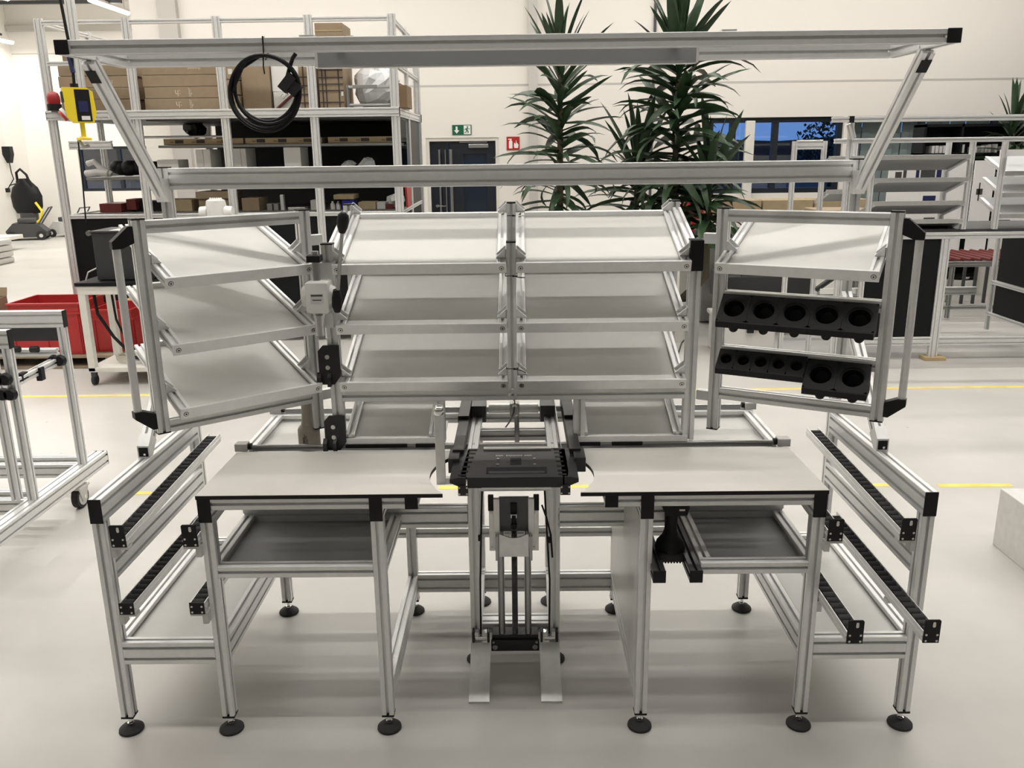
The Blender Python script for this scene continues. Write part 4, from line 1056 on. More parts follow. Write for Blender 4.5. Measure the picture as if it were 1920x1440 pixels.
# ------------------------------------------------------------------ yellow pendant power box
PD = thing('pendant_power_box', 'yellow pendant socket box hanging on a cable before the storage frame', 'power box', (-3.39, 4.5, 2.1))
with frame(T(-3.39, 4.5, 2.26) @ RZ(.5)):
    b = MB(); b.prism([(-.11, .13), (.06, .13), (.10, .10), (.11, -.06), (.085, -.13), (-.06, -.13), (-.10, -.09)], 'y', -.06, .06); add('body', b, YEL, PD)
    boxp('front_plate', PD, -.03, .075, -.065, -.06, -.12, .115, BLACK, .002); boxp('display', PD, -.01, .055, -.067, -.065, -.05, .03, NAVY); boxp('label', PD, .0, .06, -.067, -.065, -.11, -.08, WHITE)
    boxp('socket_cover', PD, -.125, -.105, -.05, .05, .02, .10, DARKP, .004)
    b = MB(); b.cyl((-.10, 0, -.06), (-.135, 0, -.085), .042, n=18); add('red_socket', b, RED, PD, smooth=True)
    b = MB(); b.cyl((-.10, 0, -.055), (-.12, 0, -.07), .048, n=18); add('socket_ring', b, LGREY, PD, smooth=True)
    b = MB(); b.lathe((0, 0, -.26), [(.055, 0), (.055, .015), (.018, .03), (.018, .13)], 14); add('pull_handle', b, YEL, PD, smooth=True)
    b = MB(); b.cyl((-.02, 0, .13), (-.02, 0, .16), .03, n=14); add('gland', b, BLACK, PD)
b = MB(); b.tube([(-3.41, 4.5, 2.41), (-3.40, 4.5, 2.60), (-3.43, 4.5, 3.1), (-3.44, 4.5, CEIL)], .012, 8); add('cable', b, BLACK, PD, smooth=True)
b = MB(); b.tube([(-3.42, 4.5, 2.62), (-3.405, 4.5, 2.50)], .018, 8); add('strain_relief', b, NAVY, PD)
b = MB(); b.tube([(-3.43, 4.48, 2.02), (-3.44, 4.48, 1.7), (-3.46, 4.48, 1.36)], .006, 6); add('pull_chain', b, BLACK, PD)
b = MB(); b.tube([(-3.43, 4.48, 2.01), (-3.39, 4.48, 1.95), (-3.35, 4.48, 1.96)], .012, 6); add('hook', b, STEEL, PD)
SP = thing('ceiling_drop_post', 'vertical aluminium profile dropping from the ceiling above the yellow box', 'post', (-4.08, 6.0, 2.32))
prof('profile', (-4.085, 6.0, 2.35), (-4.07, 6.0, CEIL), SP, .08, .04, UY)

# ------------------------------------------------------------------ white cart with charcoal cabinet
CT = thing('equipment_cart', 'white painted cart with black top and castors beside the red crates', 'cart', (-3.28, 4.75, 0))
boxp('top', CT, -3.64, -2.95, 4.50, 5.05, .845, .875, BLKP, .003); boxp('top_frame', CT, -3.63, -2.96, 4.51, 5.04, .775, .845, WPAINT, .004)
for x in (-3.60, -2.99):
    for y in (4.54, 5.01):
        boxp('leg', CT, x - .03, x + .03, y - .03, y + .03, .12, .775, WPAINT, .004)
        w_ = thing; b = MB(); b.cyl((x - .013, y, .045), (x + .013, y, .045), .045, n=18); cw = add('castor_wheel', b, RUBBER, CT, smooth=True); boxp('castor_fork', cw, x - .02, x + .02, y - .02, y + .02, .07, .12, DARKP, .002)
boxp('lower_shelf', CT, -3.63, -2.96, 4.51, 5.04, .115, .155, WPAINT, .004)
CBN = thing('control_cabinet', 'charcoal control cabinet standing on the white cart', 'cabinet', (-3.30, 4.8, .876))
boxp('body', CBN, -3.50, -3.05, 4.62, 5.0, .880, 1.27, CABG, .006); boxp('lid', CBN, -3.51, -3.04, 4.61, 5.01, 1.27, 1.285, CABG, .003)
b = MB(); b.cyl((-3.53, 4.66, 1.265), (-3.53, 4.63, 1.265), .022, n=14); add('connector', b, CHROME, CBN, smooth=True); boxp('white_plate', CBN, -3.36, -3.20, 4.64, 4.9, 1.285, 1.2865, WHITE)  # thin plain white plate on the lid
b = MB(); b.tube([(-3.50, 4.64, .98), (-3.56, 4.60, .95), (-3.585, 4.60, .89), (-3.585, 4.60, .876)], .006, 6); add('sensor_cable', b, LGREY, CBN)
CW = thing('cable_bundle', 'tangle of pale and black cables on the lower shelf of the white cart', 'cable', (-3.35, 4.7, .16))
b = MB()
for i in range(6):
    rr = random.Random(60 + i); b.tube([(-3.32 + .16*math.cos(a*.35 + i) + .02*rr.random(), 4.72 + .10*math.sin(a*.35 + i), .175 + .05*rr.random()) for a in range(18)], .006, 6)
add('pale_cable', b, WIRE, CW)
b = MB(); b.tube([(-3.55, 4.62, .78), (-3.53, 4.60, .60), (-3.42, 4.60, .40), (-3.28, 4.62, .22), (-3.15, 4.62, .18)], .014, 8); add('black_cable', b, BLACK, CW, smooth=True)
b = MB(); b.tube([(-3.40, 4.62, .78), (-3.38, 4.60, .55), (-3.32, 4.62, .35), (-3.20, 4.64, .2)], .010, 8); add('black_cable', b, BLACK, CW, smooth=True)

# ------------------------------------------------------------------ red crates on a pallet
FR.append(FR[-1] @ T(0, .14, 0))
PT = thing('pallet', 'weathered wooden pallet under the red crates', 'pallet', (-4.6, 5.45, 0))
for y in (5.02, 5.42, 5.82): boxp('runner', PT, -5.6, -3.0, y - .05, y + .05, 0, .022, PALLET)
for x in (-5.5, -4.9, -4.2, -3.7, -3.1):
    for y in (5.02, 5.42, 5.82): boxp('block', PT, x - .07, x + .07, y - .05, y + .05, .022, .10, PALLET)
for i in range(7): boxp('deck_board', PT, -5.6, -3.0, 4.97 + i*.135, 5.07 + i*.135, .10, .122, PALLET)
def crate(lab, x0, x1, y0, y1, z0, z1):
    t = thing('plastic_crate', lab, 'crate', ((x0 + x1)/2, (y0 + y1)/2, z0), 'red plastic crates'); wl = .012
    boxp('bottom', t, x0, x1, y0, y1, z0, z0 + .012, RED)
    for a_ in ((x0, x1, y0, y0 + wl), (x0, x1, y1 - wl, y1), (x0, x0 + wl, y0 + wl, y1 - wl), (x1 - wl, x1, y0 + wl, y1 - wl)): boxp('side', t, *a_, z0 + .012, z1, RED, .002)
    b = MB()
    for z in (z1 - .02, z1 - .10): b.box(x0 - .012, x1 + .012, y0 - .012, y0, z, z + .018); b.box(x1, x1 + .012, y0, y1, z, z + .018); b.box(x0 - .012, x0, y0, y1, z, z + .018)
    add('rim', b, RED, t)
    for x in (x0 + .02, (x0 + x1)/2, x1 - .02): boxp('rib', t, x - .008, x + .008, y0 - .010, y0, z0, z1 - .1, RED)
    for y in (y0 + .03, (y0 + y1)/2, y1 - .03): boxp('rib', t, x1, x1 + .010, y - .008, y + .008, z0, z1 - .1, RED)
    return t
crate('tall red plastic crate on the pallet beside the white cart', -4.62, -3.98, 5.02, 5.52, .124, .60)
crate('red plastic crate holding an open carton at the left edge', -5.34, -4.68, 5.0, 5.5, .124, .52)
crate('red plastic crate half hidden behind the white cart leg', -3.92, -3.55, 5.12, 5.6, .124, .52)
ocb = thing('open_carton', 'open brown carton standing in the red crate', 'box', (-4.95, 5.2, .3))
for a_ in ((-5.10, -4.80, 5.08, 5.086), (-5.10, -4.80, 5.33, 5.336), (-5.10, -5.094, 5.086, 5.33), (-4.806, -4.80, 5.086, 5.33)): boxp('side', ocb, *a_, .14, .62, CARD)
boxp('bottom', ocb, -5.10, -4.80, 5.08, 5.336, .136, .14, CARD); b = MB(); b.obox((-4.88, 5.34, .66), (1,0,0), (0,.3,.95), (0,-.95,.3), .085, .04, .003); add('flap', b, CARD, ocb); boxp('label', ocb, -4.90, -4.82, 5.077, 5.08, .50, .60, WHITE)
FR.pop()
cvr = thing('wooden_board', 'pale wooden board lying behind the white cart', 'board', (-3.2, 6.0, .3)); boxp('board', cvr, -3.9, -2.6, 5.88, 6.02, .46, .50, WOOD)
for x in (-3.8, -2.7): boxp('leg', cvr, x - .04, x + .04, 5.90, 6.0, 0, .46, WPAINT)

# ------------------------------------------------------------------ profile trolley at the left edge
TL = thing('profile_trolley', 'aluminium profile trolley with castors cut off by the left edge', 'trolley', (-2.7, 1.6, 0))
prof('base_rail', (-2.45, 2.235, .18), (-2.45, .2, .18), TL, .08, .08, U, caps='a')
prof('base_rail', (-3.60, 2.235, .18), (-3.60, .2, .18), TL, .08, .08, U)
for y in (2.03, 1.52):
    prof('post', (-2.45, y, .22), (-2.45, y, 1.00), TL, .04, .04, UY); prof('post', (-2.53, y, .22), (-2.53, y, 1.00), TL, .04, .04, UY) if y < 1.8 else None
    prof('top_beam', (-2.43, y, 1.045), (-3.7, y, 1.045), TL, .04, .09, U, caps='a')
    prof('cross_rail', (-2.49, y + .03, .17), (-3.56, y + .03, .17), TL, .04, .08, U); prof('cross_rail', (-2.49, y + .12, .20), (-3.56, y + .12, .20), TL, .04, .04, U)
boxp('dark_panel', TL, -3.6, -2.48, 2.05, 2.07, .92, 1.0, DARKP)
prof('roller_rail', (-2.47, 2.02, .83), (-2.55, 1.50, .78), TL, .04, .04)
prof('roller_rail', (-2.50, 2.04, .86), (-3.6, 2.04, .86), TL, .04, .04)
b = MB()
for i in range(9): b.cyl((-2.62 - i*.1, 2.0, .885), (-2.58 - i*.1, 2.0, .885), .018, n=10)
add('track_rollers', b, RUBBER, TL)['kind'] = 'stuff'
for y, z in ((2.0, .83), (1.52, .78), (1.50, .86)):
    for dx in (0, .035):
        b = MB(); b.cyl((-2.45 - dx, y - .03, z), (-2.45 - dx, y - .055, z), .032, .026, n=14); add('clamp_knob', b, BLACK, TL, smooth=True)
boxp('clamp_lever', TL, -2.50, -2.47, 1.80, 1.84, .76, .83, BLACK, .004); boxp('clamp_lever', TL, -2.53, -2.50, 1.68, 1.74, .79, .83, BLACK, .004)
def castor(t, x, y, r, zt):
    b = MB(); b.cyl((x - .018, y, r), (x + .018, y, r), r, n=28); w_ = add('castor_wheel', b, RUBBER, t, smooth=True)
    b = MB(); b.cyl((x - .021, y, r), (x + .021, y, r), r*.74, n=24); add('hub', b, LGREY, w_, smooth=True)
    b = MB(); b.prism([(y - .02, r - .02), (y + .02, r - .02), (y + .055, zt - .03), (y - .045, zt - .03)], 'x', x + .022, x + .027); b.prism([(y - .02, r - .02), (y + .02, r - .02), (y + .055, zt - .03), (y - .045, zt - .03)], 'x', x - .027, x - .022); b.box(x - .035, x + .035, y - .05, y + .055, zt - .03, zt - .02); add('fork', b, LGREY, w_)
    b = MB(); b.cyl((x, y, zt - .02), (x, y, zt), .02, n=14); b.cyl((x + .027, y, r), (x + .032, y, r), .012, n=12); add('pivot', b, CHROME, w_)
castor(TL, -2.44, 1.93, .062, .145); castor(TL, -3.60, 1.93, .062, .145)

# ------------------------------------------------------------------ white foam block at the right edge
b = MB(); b.box(2.31, 3.1, .45, 1.37, 0, .293, .004); tag(add('foam_block', b, FOAM), 'rough white block on the floor cut by the right edge', 'block')

# ------------------------------------------------------------------ far left: cleaning machines, white cart, wall phone
def mower(lab, x, y, sc, m, rot=0.0):
    with frame(T(x, y, 0) @ RZ(rot) @ Matrix.Scale(sc, 4)):
        t = thing('floor_cleaner', lab, 'floor cleaner', (0, 0, 0), 'floor cleaning machines')
        b = MB(); b.prism([(-.45, .08), (.45, .08), (.50, .22), (.30, .42), (-.30, .46), (-.50, .25)], 'y', -.28, .28); add('body', b, m, t)
        for sx_ in (-.36, .36):
            for sy_ in (-.31, .31):
                b = MB(); b.cyl((sx_, sy_ - .03, .12), (sx_, sy_ + .03, .12), .12, n=20); w_ = add('wheel', b, RUBBER, t, smooth=True); b = MB(); b.cyl((sx_, sy_ - .034, .12), (sx_, sy_ + .034, .12), .05, n=12); add('hub', b, LGREY, w_)
        b = MB(); b.tube([(.30, -.22, .40), (.62, -.22, .85), (.62, .22, .85), (.30, .22, .40)], .02, 8); add('handle', b, DARKP, t, smooth=True)
        b = MB(); b.box(-.2, .2, -.2, .2, .44, .58, .03); add('engine_cover', b, DARKP, t)
mower('grey floor cleaning machine by the far wall', -11.35, 17.6, .85, DARKP, .3)
mower('pale grey floor cleaning machine behind the first one', -10.75, 18.3, .8, LGREY, -.2)
BP = thing('backpack_vacuum', 'black backpack vacuum with straps hanging on the far white wall', 'vacuum', (-11.75, 18.45, .4))
b = MB(); b.loft([[(-11.75 + rx*math.cos(a), 18.45 + .14*math.sin(a), z) for a in [2*math.pi*i/18 for i in range(18)]] for rx, z in ((.28, .55), (.36, .70), (.38, .95), (.30, 1.15), (.16, 1.28), (.10, 1.36))]); add('body', b, BLACK, BP, smooth=True)
b = MB(); b.tube([(-11.88, 18.4, 1.2), (-11.85, 18.35, 1.5), (-11.75, 18.35, 1.58), (-11.62, 18.35, 1.45), (-11.55, 18.38, 1.15)], .03, 8); add('strap', b, BLACK, BP, smooth=True)
b = MB(); b.tube([(-11.5, 18.35, .8), (-11.35, 18.3, .6), (-11.4, 18.25, .4), (-11.6, 18.2, .25)], .03, 8); add('hose', b, YEL, BP, smooth=True); b = MB(); b.cyl((-11.75, 18.45, 0), (-11.75, 18.45, .56), .2, n=16); add('base', b, DARKP, BP)
PH = thing('charging_handset', 'black wall charger with a hanging cable on the far white wall', 'charger', (-12.1, 18.5, 1.9))
b = MB(); b.prism([(-12.16, 2.10), (-11.98, 2.10), (-11.97, 1.92), (-12.03, 1.72), (-12.09, 1.72), (-12.17, 1.92)], 'y', 18.45, 18.6); add('body', b, BLACK, PH)
b = MB(); b.tube([(-12.06, 18.5, 1.72), (-12.05, 18.5, 1.50), (-12.02, 18.5, 1.35), (-12.15, 18.5, 1.18), (-12.2, 18.5, 1.12)], .012, 6); b.tube([(-12.15, 18.5, 1.20), (-11.9, 18.5, 1.26), (-11.6, 18.5, 1.22)], .012, 6); add('cable', b, BLACK, PH)
b = MB(); b.box(-11.96, -11.88, 18.46, 18.54, 1.20, 1.30); b.box(-12.24, -12.17, 18.46, 18.54, 1.04, 1.14); add('plug', b, BLACK, PH)
FC = thing('white_cart', 'tall white cart with castors at the left picture edge', 'cart', (-10.9, 15.2, 0))
boxp('deck', FC, -11.5, -10.35, 14.9, 15.6, .22, .30, WPAINT, .01); boxp('panel', FC, -11.5, -10.85, 15.0, 15.5, .30, 1.25, WPAINT, .01); boxp('upright', FC, -10.82, -10.72, 15.0, 15.1, .30, 1.30, WPAINT, .01); boxp('top_bar', FC, -11.4, -10.3, 15.0, 15.06, 1.30, 1.34, WPAINT)
for x in (-11.3, -10.5): b = MB(); b.cyl((x, 14.9, .10), (x, 14.96, .10), .10, n=18); add('castor_wheel', b, RUBBER, FC, smooth=True)
for i in range(4):
    b = MB(); b.box(-9.9, -9.25, 12.7, 13.3, .001 + i*.11, .10 + i*.11, .03); tag(add('sack', b, LGREY, smooth=True), 'pale sack, %s of the stack at the left edge' % ('lowest', 'second', 'third', 'topmost')[i], 'sack', 'stacked pale sacks')
# white machine part on a stand behind the left swivel rack
RBT = thing('white_robot_head', 'white robot joint with two side caps behind the left rack', 'robot', (-2.58, 5.0, 0))
b = MB(); b.lathe((-2.58, 5.0, 0), [(.10, 0), (.10, .02), (.05, .03), (.05, 1.25), (.085, 1.28), (.085, 1.46), (.078, 1.50), (.05, 1.512)], 24); add('body', b, WHITE, RBT, smooth=True)
for s in (-1, 1):
    b = MB(); b.cyl((-2.58 + s*.075, 5.0, 1.40), (-2.58 + s*.14, 5.0, 1.40), .055, .048, n=20); add('side_cap', b, WHITE, RBT, smooth=True)
b = MB()
for i in range(6): b.sphere((-2.62 + .018*i, 4.99, 1.515), .009, 8, 6)
add('studs', b, WHITE, RBT)['kind'] = 'stuff'

# ------------------------------------------------------------------ yucca plants
_LF = []
for v in range(6):
    droop = (0.15, .5, .9, 1.4, 1.9, 2.4)[v]
    b = MB(); n = 7; pth = []; a = 0.0; p = Vector((0, 0, 0))
    for i in range(n + 1):
        pth.append((p.copy(), a)); a -= droop/n*(1.6*i/n); p = p + Vector((math.cos(a), 0, math.sin(a)))*(1.0/n)
    rings = []
    for i, (q, a_) in enumerate(pth):
        t_ = i/n; wd = .078*(.55 + 1.2*t_)*(1 - t_)**.75 + .0015
        if t_ < .15: wd = .042
        nr = Vector((-math.sin(a_), 0, math.cos(a_)))
        rings.append([q + Vector((0, -wd, 0)) + nr*wd*.45, q, q + Vector((0, wd, 0)) + nr*wd*.45])
    b.loft(rings, False, False, closed=False)
    me = b.mesh('leaf'); me.materials.append(LEAF); me.polygons.foreach_set('use_smooth', [True]*len(me.polygons)); _LF.append(me)
def yucca(label, x, y, heads, pot_r=.2, seed=1):
    rr = random.Random(seed)
    t = thing('yucca_plant', label, 'plant', (x, y, 0), 'yucca plants in the hall')
    b = MB(); b.lathe((x, y, 0), [(pot_r*.75, 0), (pot_r, .40), (pot_r*1.05, .42), (pot_r*.95, .42), (pot_r*.9, .36)], 24); add('pot', b, WPAINT, t, smooth=True)
    b = MB(); b.cyl((x, y, .35), (x, y, .37), pot_r*.9, n=20); add('soil', b, SOIL, t)
    for (hx, hy, z0, z1, n, ln) in heads:
        b = MB(); b.tube([(x + (hx - x)*.3, y, .36), (hx, hy, max(.6, z0*.7)), (hx, hy, z1)], [.05, .04, .02], 10); add('stem', b, TRUNK, t, smooth=True)
        for i in range(n):
            f = i/(n - 1.0)
            z = z0 + (z1 - z0)*f**.92
            az = i*2.39996 + rr.random()*.6
            el = -.12 + .80*f**1.2 + (rr.random() - .5)*.95
            if f > .94: el = 1.25 + rr.random()*.28
            elif f > .84: el = .75 + rr.random()*.45
            L_ = ln*(.70 + .45*rr.random())
            v = 0 if f > .84 else min(5, max(0, int((1 - f)*4.4*rr.random() + .6 + rr.random()*2.6)))
            M = T(hx + .015*math.cos(az), hy + .015*math.sin(az), z) @ RZ(az) @ Matrix.Rotation(-el, 4, 'Y') @ Matrix.Rotation((rr.random() - .5)*1.4, 4, 'X') @ Matrix.Diagonal((L_, L_*(.95 + .3*rr.random()), L_, 1))
            add('leaf', _LF[v], LEAF, t, M)
yucca('slim tall yucca plant behind the middle of the rack', .42, 6.0, [(.42, 6.0, 1.05, 2.72, 120, .62)], .2, 3)
yucca('bushy tall yucca plant behind the right half of the rack', 1.52, 6.1, [(1.54, 6.1, 1.20, 2.86, 164, .74), (1.20, 6.3, .95, 1.72, 70, .66), (1.84, 5.9, .95, 1.66, 62, .64)], .26, 11)
yucca('yucca plant at the right edge behind the black bookcase', 6.15, 8.6, [(6.15, 8.6, 1.2, 2.15, 60, .55)], .22, 21)

# ------------------------------------------------------------------ second workstation on the right
ST = thing('assembly_station', 'second aluminium assembly station with black panels and tilted shelves on the right', 'workstation', (3.6, 5.4, 0))
FY = 5.12
prof('post', (3.76, FY, .03), (3.76, FY, 1.09), ST, .08, .04, UY); prof('post', (4.90, FY, .03), (4.90, FY, 1.09), ST, .08, .04, UY); prof('post', (4.865, 6.28, .03), (4.865, 6.28, 1.09), ST, .04, .04, UY)
prof('post', (3.06, FY, .03), (3.06, FY, 1.09), ST, .04, .04, UY)
prof('front_beam', (3.06, FY, 1.118), (6.4, FY, 1.118), ST, .04, .055); prof('front_beam', (3.08, FY, .175), (3.72, FY, .175), ST, .04, .08); prof('front_beam', (3.80, FY, .175), (4.86, FY, .175), ST, .04, .08); prof('front_beam', (4.94, FY, .175), (6.4, FY, .175), ST, .04, .08)
boxp('black_panel', ST, 3.08, 3.72, FY - .004, FY + .004, .215, 1.09, BLKP)
boxp('black_panel', ST, 4.86, 4.87, FY + .05, 6.2, .55, 1.06, BLKP); boxp('black_panel', ST, 4.86, 4.87, FY + .05, 6.2, .22, .50, BLKP)
prof('side_beam', (4.865, FY + .02, .525), (4.865, 6.3, .525), ST); prof('side_beam', (4.865, FY + .02, .20), (4.865, 6.3, .20), ST); prof('side_beam', (4.865, FY + .02, 1.08), (4.865, 6.3, 1.08), ST)
boxp('worktop', ST, 3.06, 6.4, FY + .03, 5.95, 1.145, 1.17, DARKP)
prof('rear_beam', (3.06, 6.2, .45), (4.66, 6.2, .45), ST, .04, .08)
for x in (3.78, 4.92): 
    bl = MB(); bl.box(x - .10, x + .09, FY - .05, FY + .08, 0, .03, .003); add('wood_block', bl, WOOD, ST)
# upper racks: bars towards us high, panels sloping away
def away_shelf(x0, x1, y, zf, dy=.38, dz=.12):
    boxp('front_bar', ST, x0, x1, y - .008, y, zf - .038, zf, MILL, .001)
    ang = -math.atan(dz/dy)
    with frame(T(0, y, zf - .012) @ Matrix.Rotation(ang, 4, 'X')):
        boxp('shelf_panel', ST, x0 + .03, x1 - .03, .0, dy, -.012, 0, TRAYP)  # darker laminate stands in for the shaded undersides
        for xs in (x0 + .015, x1 - .015): prof('shelf_arm', (xs, .001, -.014), (xs, dy, -.014), ST, .03, .032)
UYY = 5.12
for x in (3.065, 3.905): prof('upright', (x, UYY + .02, 1.17), (x, UYY + .02, 1.905), ST, up=UY); prof('upright', (x - .02, 5.52, 1.17), (x - .02, 5.52, 1.905), ST, up=UY)
for x in (2.44, 2.70): prof('upright', (x, UYY + .20, .03), (x, UYY + .20, 1.93), ST, up=UY)
for x in (4.17,): prof('upright', (x, UYY, 1.17), (x, UYY, 1.905), ST, up=UY)
prof('top_beam', (2.72, UYY + .02, 1.925), (6.2, UYY + .02, 1.925), ST, .04, .04); prof('top_beam', (2.46, UYY + .2, 1.90), (2.68, UYY + .2, 1.90), ST, .04, .08)
for zf in (1.805, 1.615, 1.418, 1.262): away_shelf(3.085, 3.885, UYY, zf)
for zf in (1.80, 1.515): away_shelf(2.73, 3.04, UYY + .16, zf, .30, .10)
for zf in (1.66, 1.48, 1.30): away_shelf(4.20, 5.2, UYY, zf, .38, -.14)
prof('gantry_beam', (2.60, 4.9, 2.095), (6.2, 4.9, 2.095), ST, .04, .045); boxp('beam_cover', ST, 2.735, 2.775, 4.875, 4.925, 2.068, 2.122, BLACK, .002)
prof('gantry_strut', (2.755, 4.92, 2.06), (2.80, 4.94, 1.945), ST); prof('gantry_post', (2.80, 5.0, .05), (2.80, 5.0, 2.07), ST, up=UY)
prof('mid_beam', (2.46, 5.32, .90), (2.68, 5.32, .90), ST); boxp('white_bar', ST, 2.72, 3.04, 5.18, 5.19, .60, .65, WHITE); prof('strut', (2.72, 5.30, .62), (3.03, 5.30, .85), ST, m=ALUD); prof('mid_beam', (2.46, 5.32, .30), (3.04, 5.32, .30), ST, .04, .08)
prof('leg', (2.95, 5.2, .03), (2.95, 5.2, 1.15), ST, .08, .04, UY)
b = MB(); b.tube([(3.2, 5.5, 1.36), (3.4, 5.6, 1.37), (3.5, 5.6, 1.36)], .02, 6)
tag(add('parts_bundle', b, DARKP), 'dark bundle lying on a tilted shelf of the right station', 'parts')

# red roller conveyor behind it
RC = thing('roller_conveyor', 'grey roller conveyor with dark red rollers behind the right station', 'conveyor', (5.1, 7.0, 0))
for x in (4.78, 5.46): prof('leg', (x, 6.95, .02), (x, 6.95, .60), RC, up=UY, m=STEEL)
prof('frame_beam', (4.6, 6.95, .62), (5.9, 6.95, .62), RC, .04, .06, m=STEEL); prof('frame_beam', (4.6, 7.6, .66), (5.9, 7.6, .66), RC, .04, .06, m=STEEL); prof('frame_beam', (4.6, 6.95, .14), (5.9, 6.95, .14), RC, m=STEEL)
for i in range(12):
    b = MB(); b.cyl((4.62 + i*.11, 7.58, .69), (4.66 + i*.11 + .10, 6.97, .66), .020, n=10); add('roller', b, DRED, RC, smooth=True)
carton('small brown carton at the end of the roller conveyor', 4.66, 4.84, 7.25, 7.5, .708, .80, CARD, group='cartons by the window')
PS = thing('pole_stand', 'black round stand base with white blocks and a pole', 'stand', (6.5, 10.2, 0))
b = MB(); b.lathe((6.5, 10.2, 0), [(.38, .02), (.40, .05), (.36, .09), (.06, .11)], 28); add('base', b, BLACK, PS, smooth=True); b = MB(); b.cyl((6.5, 10.2, .1), (6.5, 10.2, 1.9), .022, n=10); add('pole', b, BLACK, PS)
for a in range(6): b = MB(); b.sphere((6.5 + .37*math.cos(a*1.047 + .4), 10.2 + .37*math.sin(a*1.047 + .4), .06), .05, 10, 8); add('white_block', b, WHITE, PS, smooth=True)
# posters and boards
def poster(lab, x0, x1, y, z0, z1, marks, seed):
    t = thing('poster_board', lab, 'poster', ((x0 + x1)/2, y, 0), 'white poster boards')
    boxp('board', t, x0, x1, y, y + .02, z0, z1, POSTER)
    for x in (x0 + .05, x1 - .05): boxp('leg', t, x - .015, x + .015, y + .02, y + .05, 0, z1 - .1, DARKP)
    rr = random.Random(seed)
    for (mx0, mx1, mz0, mz1, m_) in marks:
        boxp('drawing', t, x0 + mx0*(x1 - x0), x0 + mx1*(x1 - x0), y - .003, y, z0 + mz0*(z1 - z0), z0 + mz1*(z1 - z0), m_)
poster('white board with technical drawings behind the tilted shelves', 4.42, 5.36, 8.0, .55, 1.72, [(.08,.16,.80,.88,INK),(.18,.22,.79,.90,INK),(.34,.38,.78,.90,NAVY),(.40,.58,.80,.98,DARKP),(.60,.66,.78,.92,NAVY),(.10,.24,.52,.56,INK),(.26,.38,.52,.53,INK),(.46,.62,.55,.64,NAVY),(.50,.64,.32,.42,DARKP),(.20,.34,.30,.34,INK)], 1)
poster('narrow white board with a small sketch right of the drawings', 5.38, 5.62, 7.9, .55, 1.70, [(.2,.5,.66,.72,INK),(.3,.36,.60,.78,INK),(.1,.9,.30,.36,LGREY),(.1,.9,.22,.26,LGREY)], 2)
poster('white board with ladder drawing at the right picture edge', 5.68, 6.9, 7.95, .55, 1.82, [(.03,.07,.80,.90,INK),(.09,.16,.74,.90,LGREY),(.02,.30,.50,.60,DARKP),(.05,.18,.30,.36,INK)], 3)
BK = thing('bookcase', 'black bookcase with white folders behind the right station', 'bookcase', (5.75, 9.1, 0))
boxp('frame', BK, 5.15, 6.4, 9.1, 9.12, .2, 2.14, BLKP); 
for z in (.2, 1.0, 1.40, 1.75, 2.10): boxp('shelf', BK, 5.15, 6.4, 8.8, 9.1, z, z + .03, BLKP)
for x in (5.15, 5.62, 6.38): boxp('upright', BK, x, x + .03, 8.8, 9.1, 0, 2.14, BLKP)
rr = random.Random(9)
b = MB()
for z in (1.43, 1.78):
    x = 5.2
    while x < 6.3:
        w_ = .02 + .02*rr.random(); h_ = .16 + .08*rr.random()
        if rr.random() < .55 and not 5.56 < x < 5.66: b.box(x, x + w_, 8.82, 9.0, z, z + h_*.45)
        x += w_ + .012
add('folders', b, LGREY, BK)['kind'] = 'stuff'
# goods under the window
WT = thing('packing_table', 'long packing table under the window', 'table', (3.0, 8.2, 0))
boxp('top', WT, 1.95, 4.4, 7.85, 8.6, 1.02, 1.06, PANEL, .003)
for x in (2.05, 4.3):
    for y in (7.95, 8.5): boxp('leg', WT, x - .03, x + .03, y - .03, y + .03, 0, 1.02, GSTEEL)
boxp('shelf', WT, 2.0, 4.35, 7.9, 8.55, .45, .48, GSTEEL)
for i, (x0, x1) in enumerate(((2.22, 2.93), (2.95, 3.55), (3.57, 4.2))):
    carton('long tan carton on the packing table under the window, %s' % ('next to the plant', 'in the middle', 'behind the rack post')[i], x0, x1, 8.0, 8.4, 1.12, 1.27, CARD2, group='cartons by the window')
boxthing('cardboard_sheet', 'flat brown cardboard sheets under the tan cartons', 'cardboard', 2.2, 4.25, 7.95, 8.45, 1.061, 1.115, CARDD)
boxthing('cardboard_box', 'torn open carton beside the left frame of the right station', 'box', 3.25, 3.85, 6.9, 7.4, 1.0, 1.22, CARD, .01)
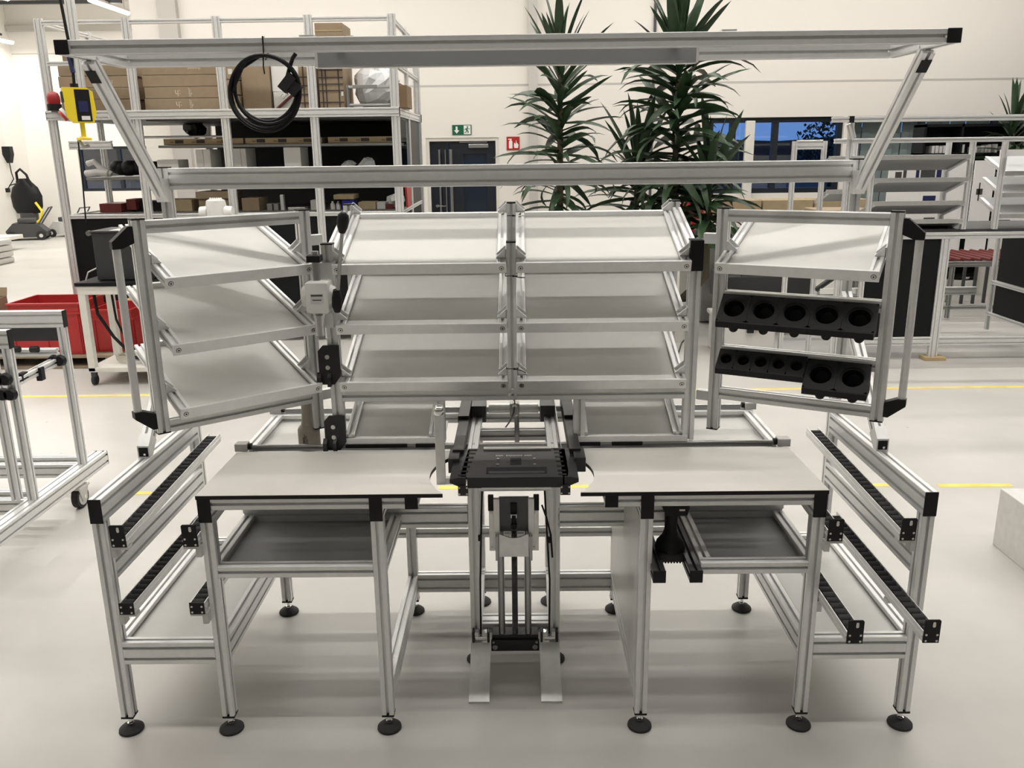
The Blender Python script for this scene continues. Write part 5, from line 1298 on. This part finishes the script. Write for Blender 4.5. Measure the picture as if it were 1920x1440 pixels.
prof_t = thing('side_table', 'grey table under the torn open carton', 'table', (3.5, 7.1, 0)); boxp('top', prof_t, 3.1, 4.0, 6.8, 7.5, .96, 1.0, GSTEEL)
for x in (3.15, 3.95):
    for y in (6.85, 7.45): boxp('leg', prof_t, x - .02, x + .02, y - .02, y + .02, 0, .96, GSTEEL)
boxthing('grey_locker', 'grey metal cabinet between plant and swivel rack', 'cabinet', 2.02, 2.42, 6.9, 7.4, .02, 1.02, GSTEEL, .01)
boxthing('brown_carton', 'brown carton standing behind the top shelf of the cup holder rack', 'box', 2.30, 2.75, 6.3, 6.7, .62, .93, CARD, .004)
boxthing('dark_bench', 'low dark bench carrying the brown carton', 'bench', 2.1, 3.0, 6.2, 6.8, .35, .615, DARKP, .004)
crate('red plastic crate behind the yucca plant', 1.96, 2.16, 7.62, 7.9, .80, 1.33)
boxthing('crate_stand', 'white stand under the red crate behind the plant', 'stand', 1.9, 2.2, 7.55, 7.84, 0, .798, WPAINT, .005)
WBX = thing('white_storage_box', 'white plastic storage box with latches on the floor behind the cup holders', 'box', (2.25, 5.4, 0))
boxp('body', WBX, 1.86, 2.37, 5.25, 5.75, 0, .34, LGREY, .02); boxp('lid', WBX, 1.84, 2.39, 5.23, 5.77, .34, .38, LGREY, .01); boxp('latch', WBX, 2.10, 2.16, 5.22, 5.25, .24, .33, BLACK, .003); boxp('latch', WBX, 2.17, 2.22, 5.22, 5.25, .27, .33, YEL, .003)
b = MB(); b.tube([(1.30, 4.6, .001), (1.42, 4.8, .25), (1.52, 4.9, .32), (1.50, 4.7, .08), (1.40, 4.5, .006)], .008, 8); tag(add('loose_cable', b, DARKP, smooth=True), 'grey loose cable looping on the floor behind the rack', 'cable')
b = MB(); b.cyl((1.16, 4.45, .0), (1.16, 4.45, .05), .03, n=14); tag(add('red_puck', b, RED, smooth=True), 'small red puck on the floor behind the rack', 'puck')
boxthing('rail_piece', 'short aluminium rail piece on the floor behind the rack', 'rail', 1.30, 1.85, 6.3, 6.36, 0, .05, ALU, .003)
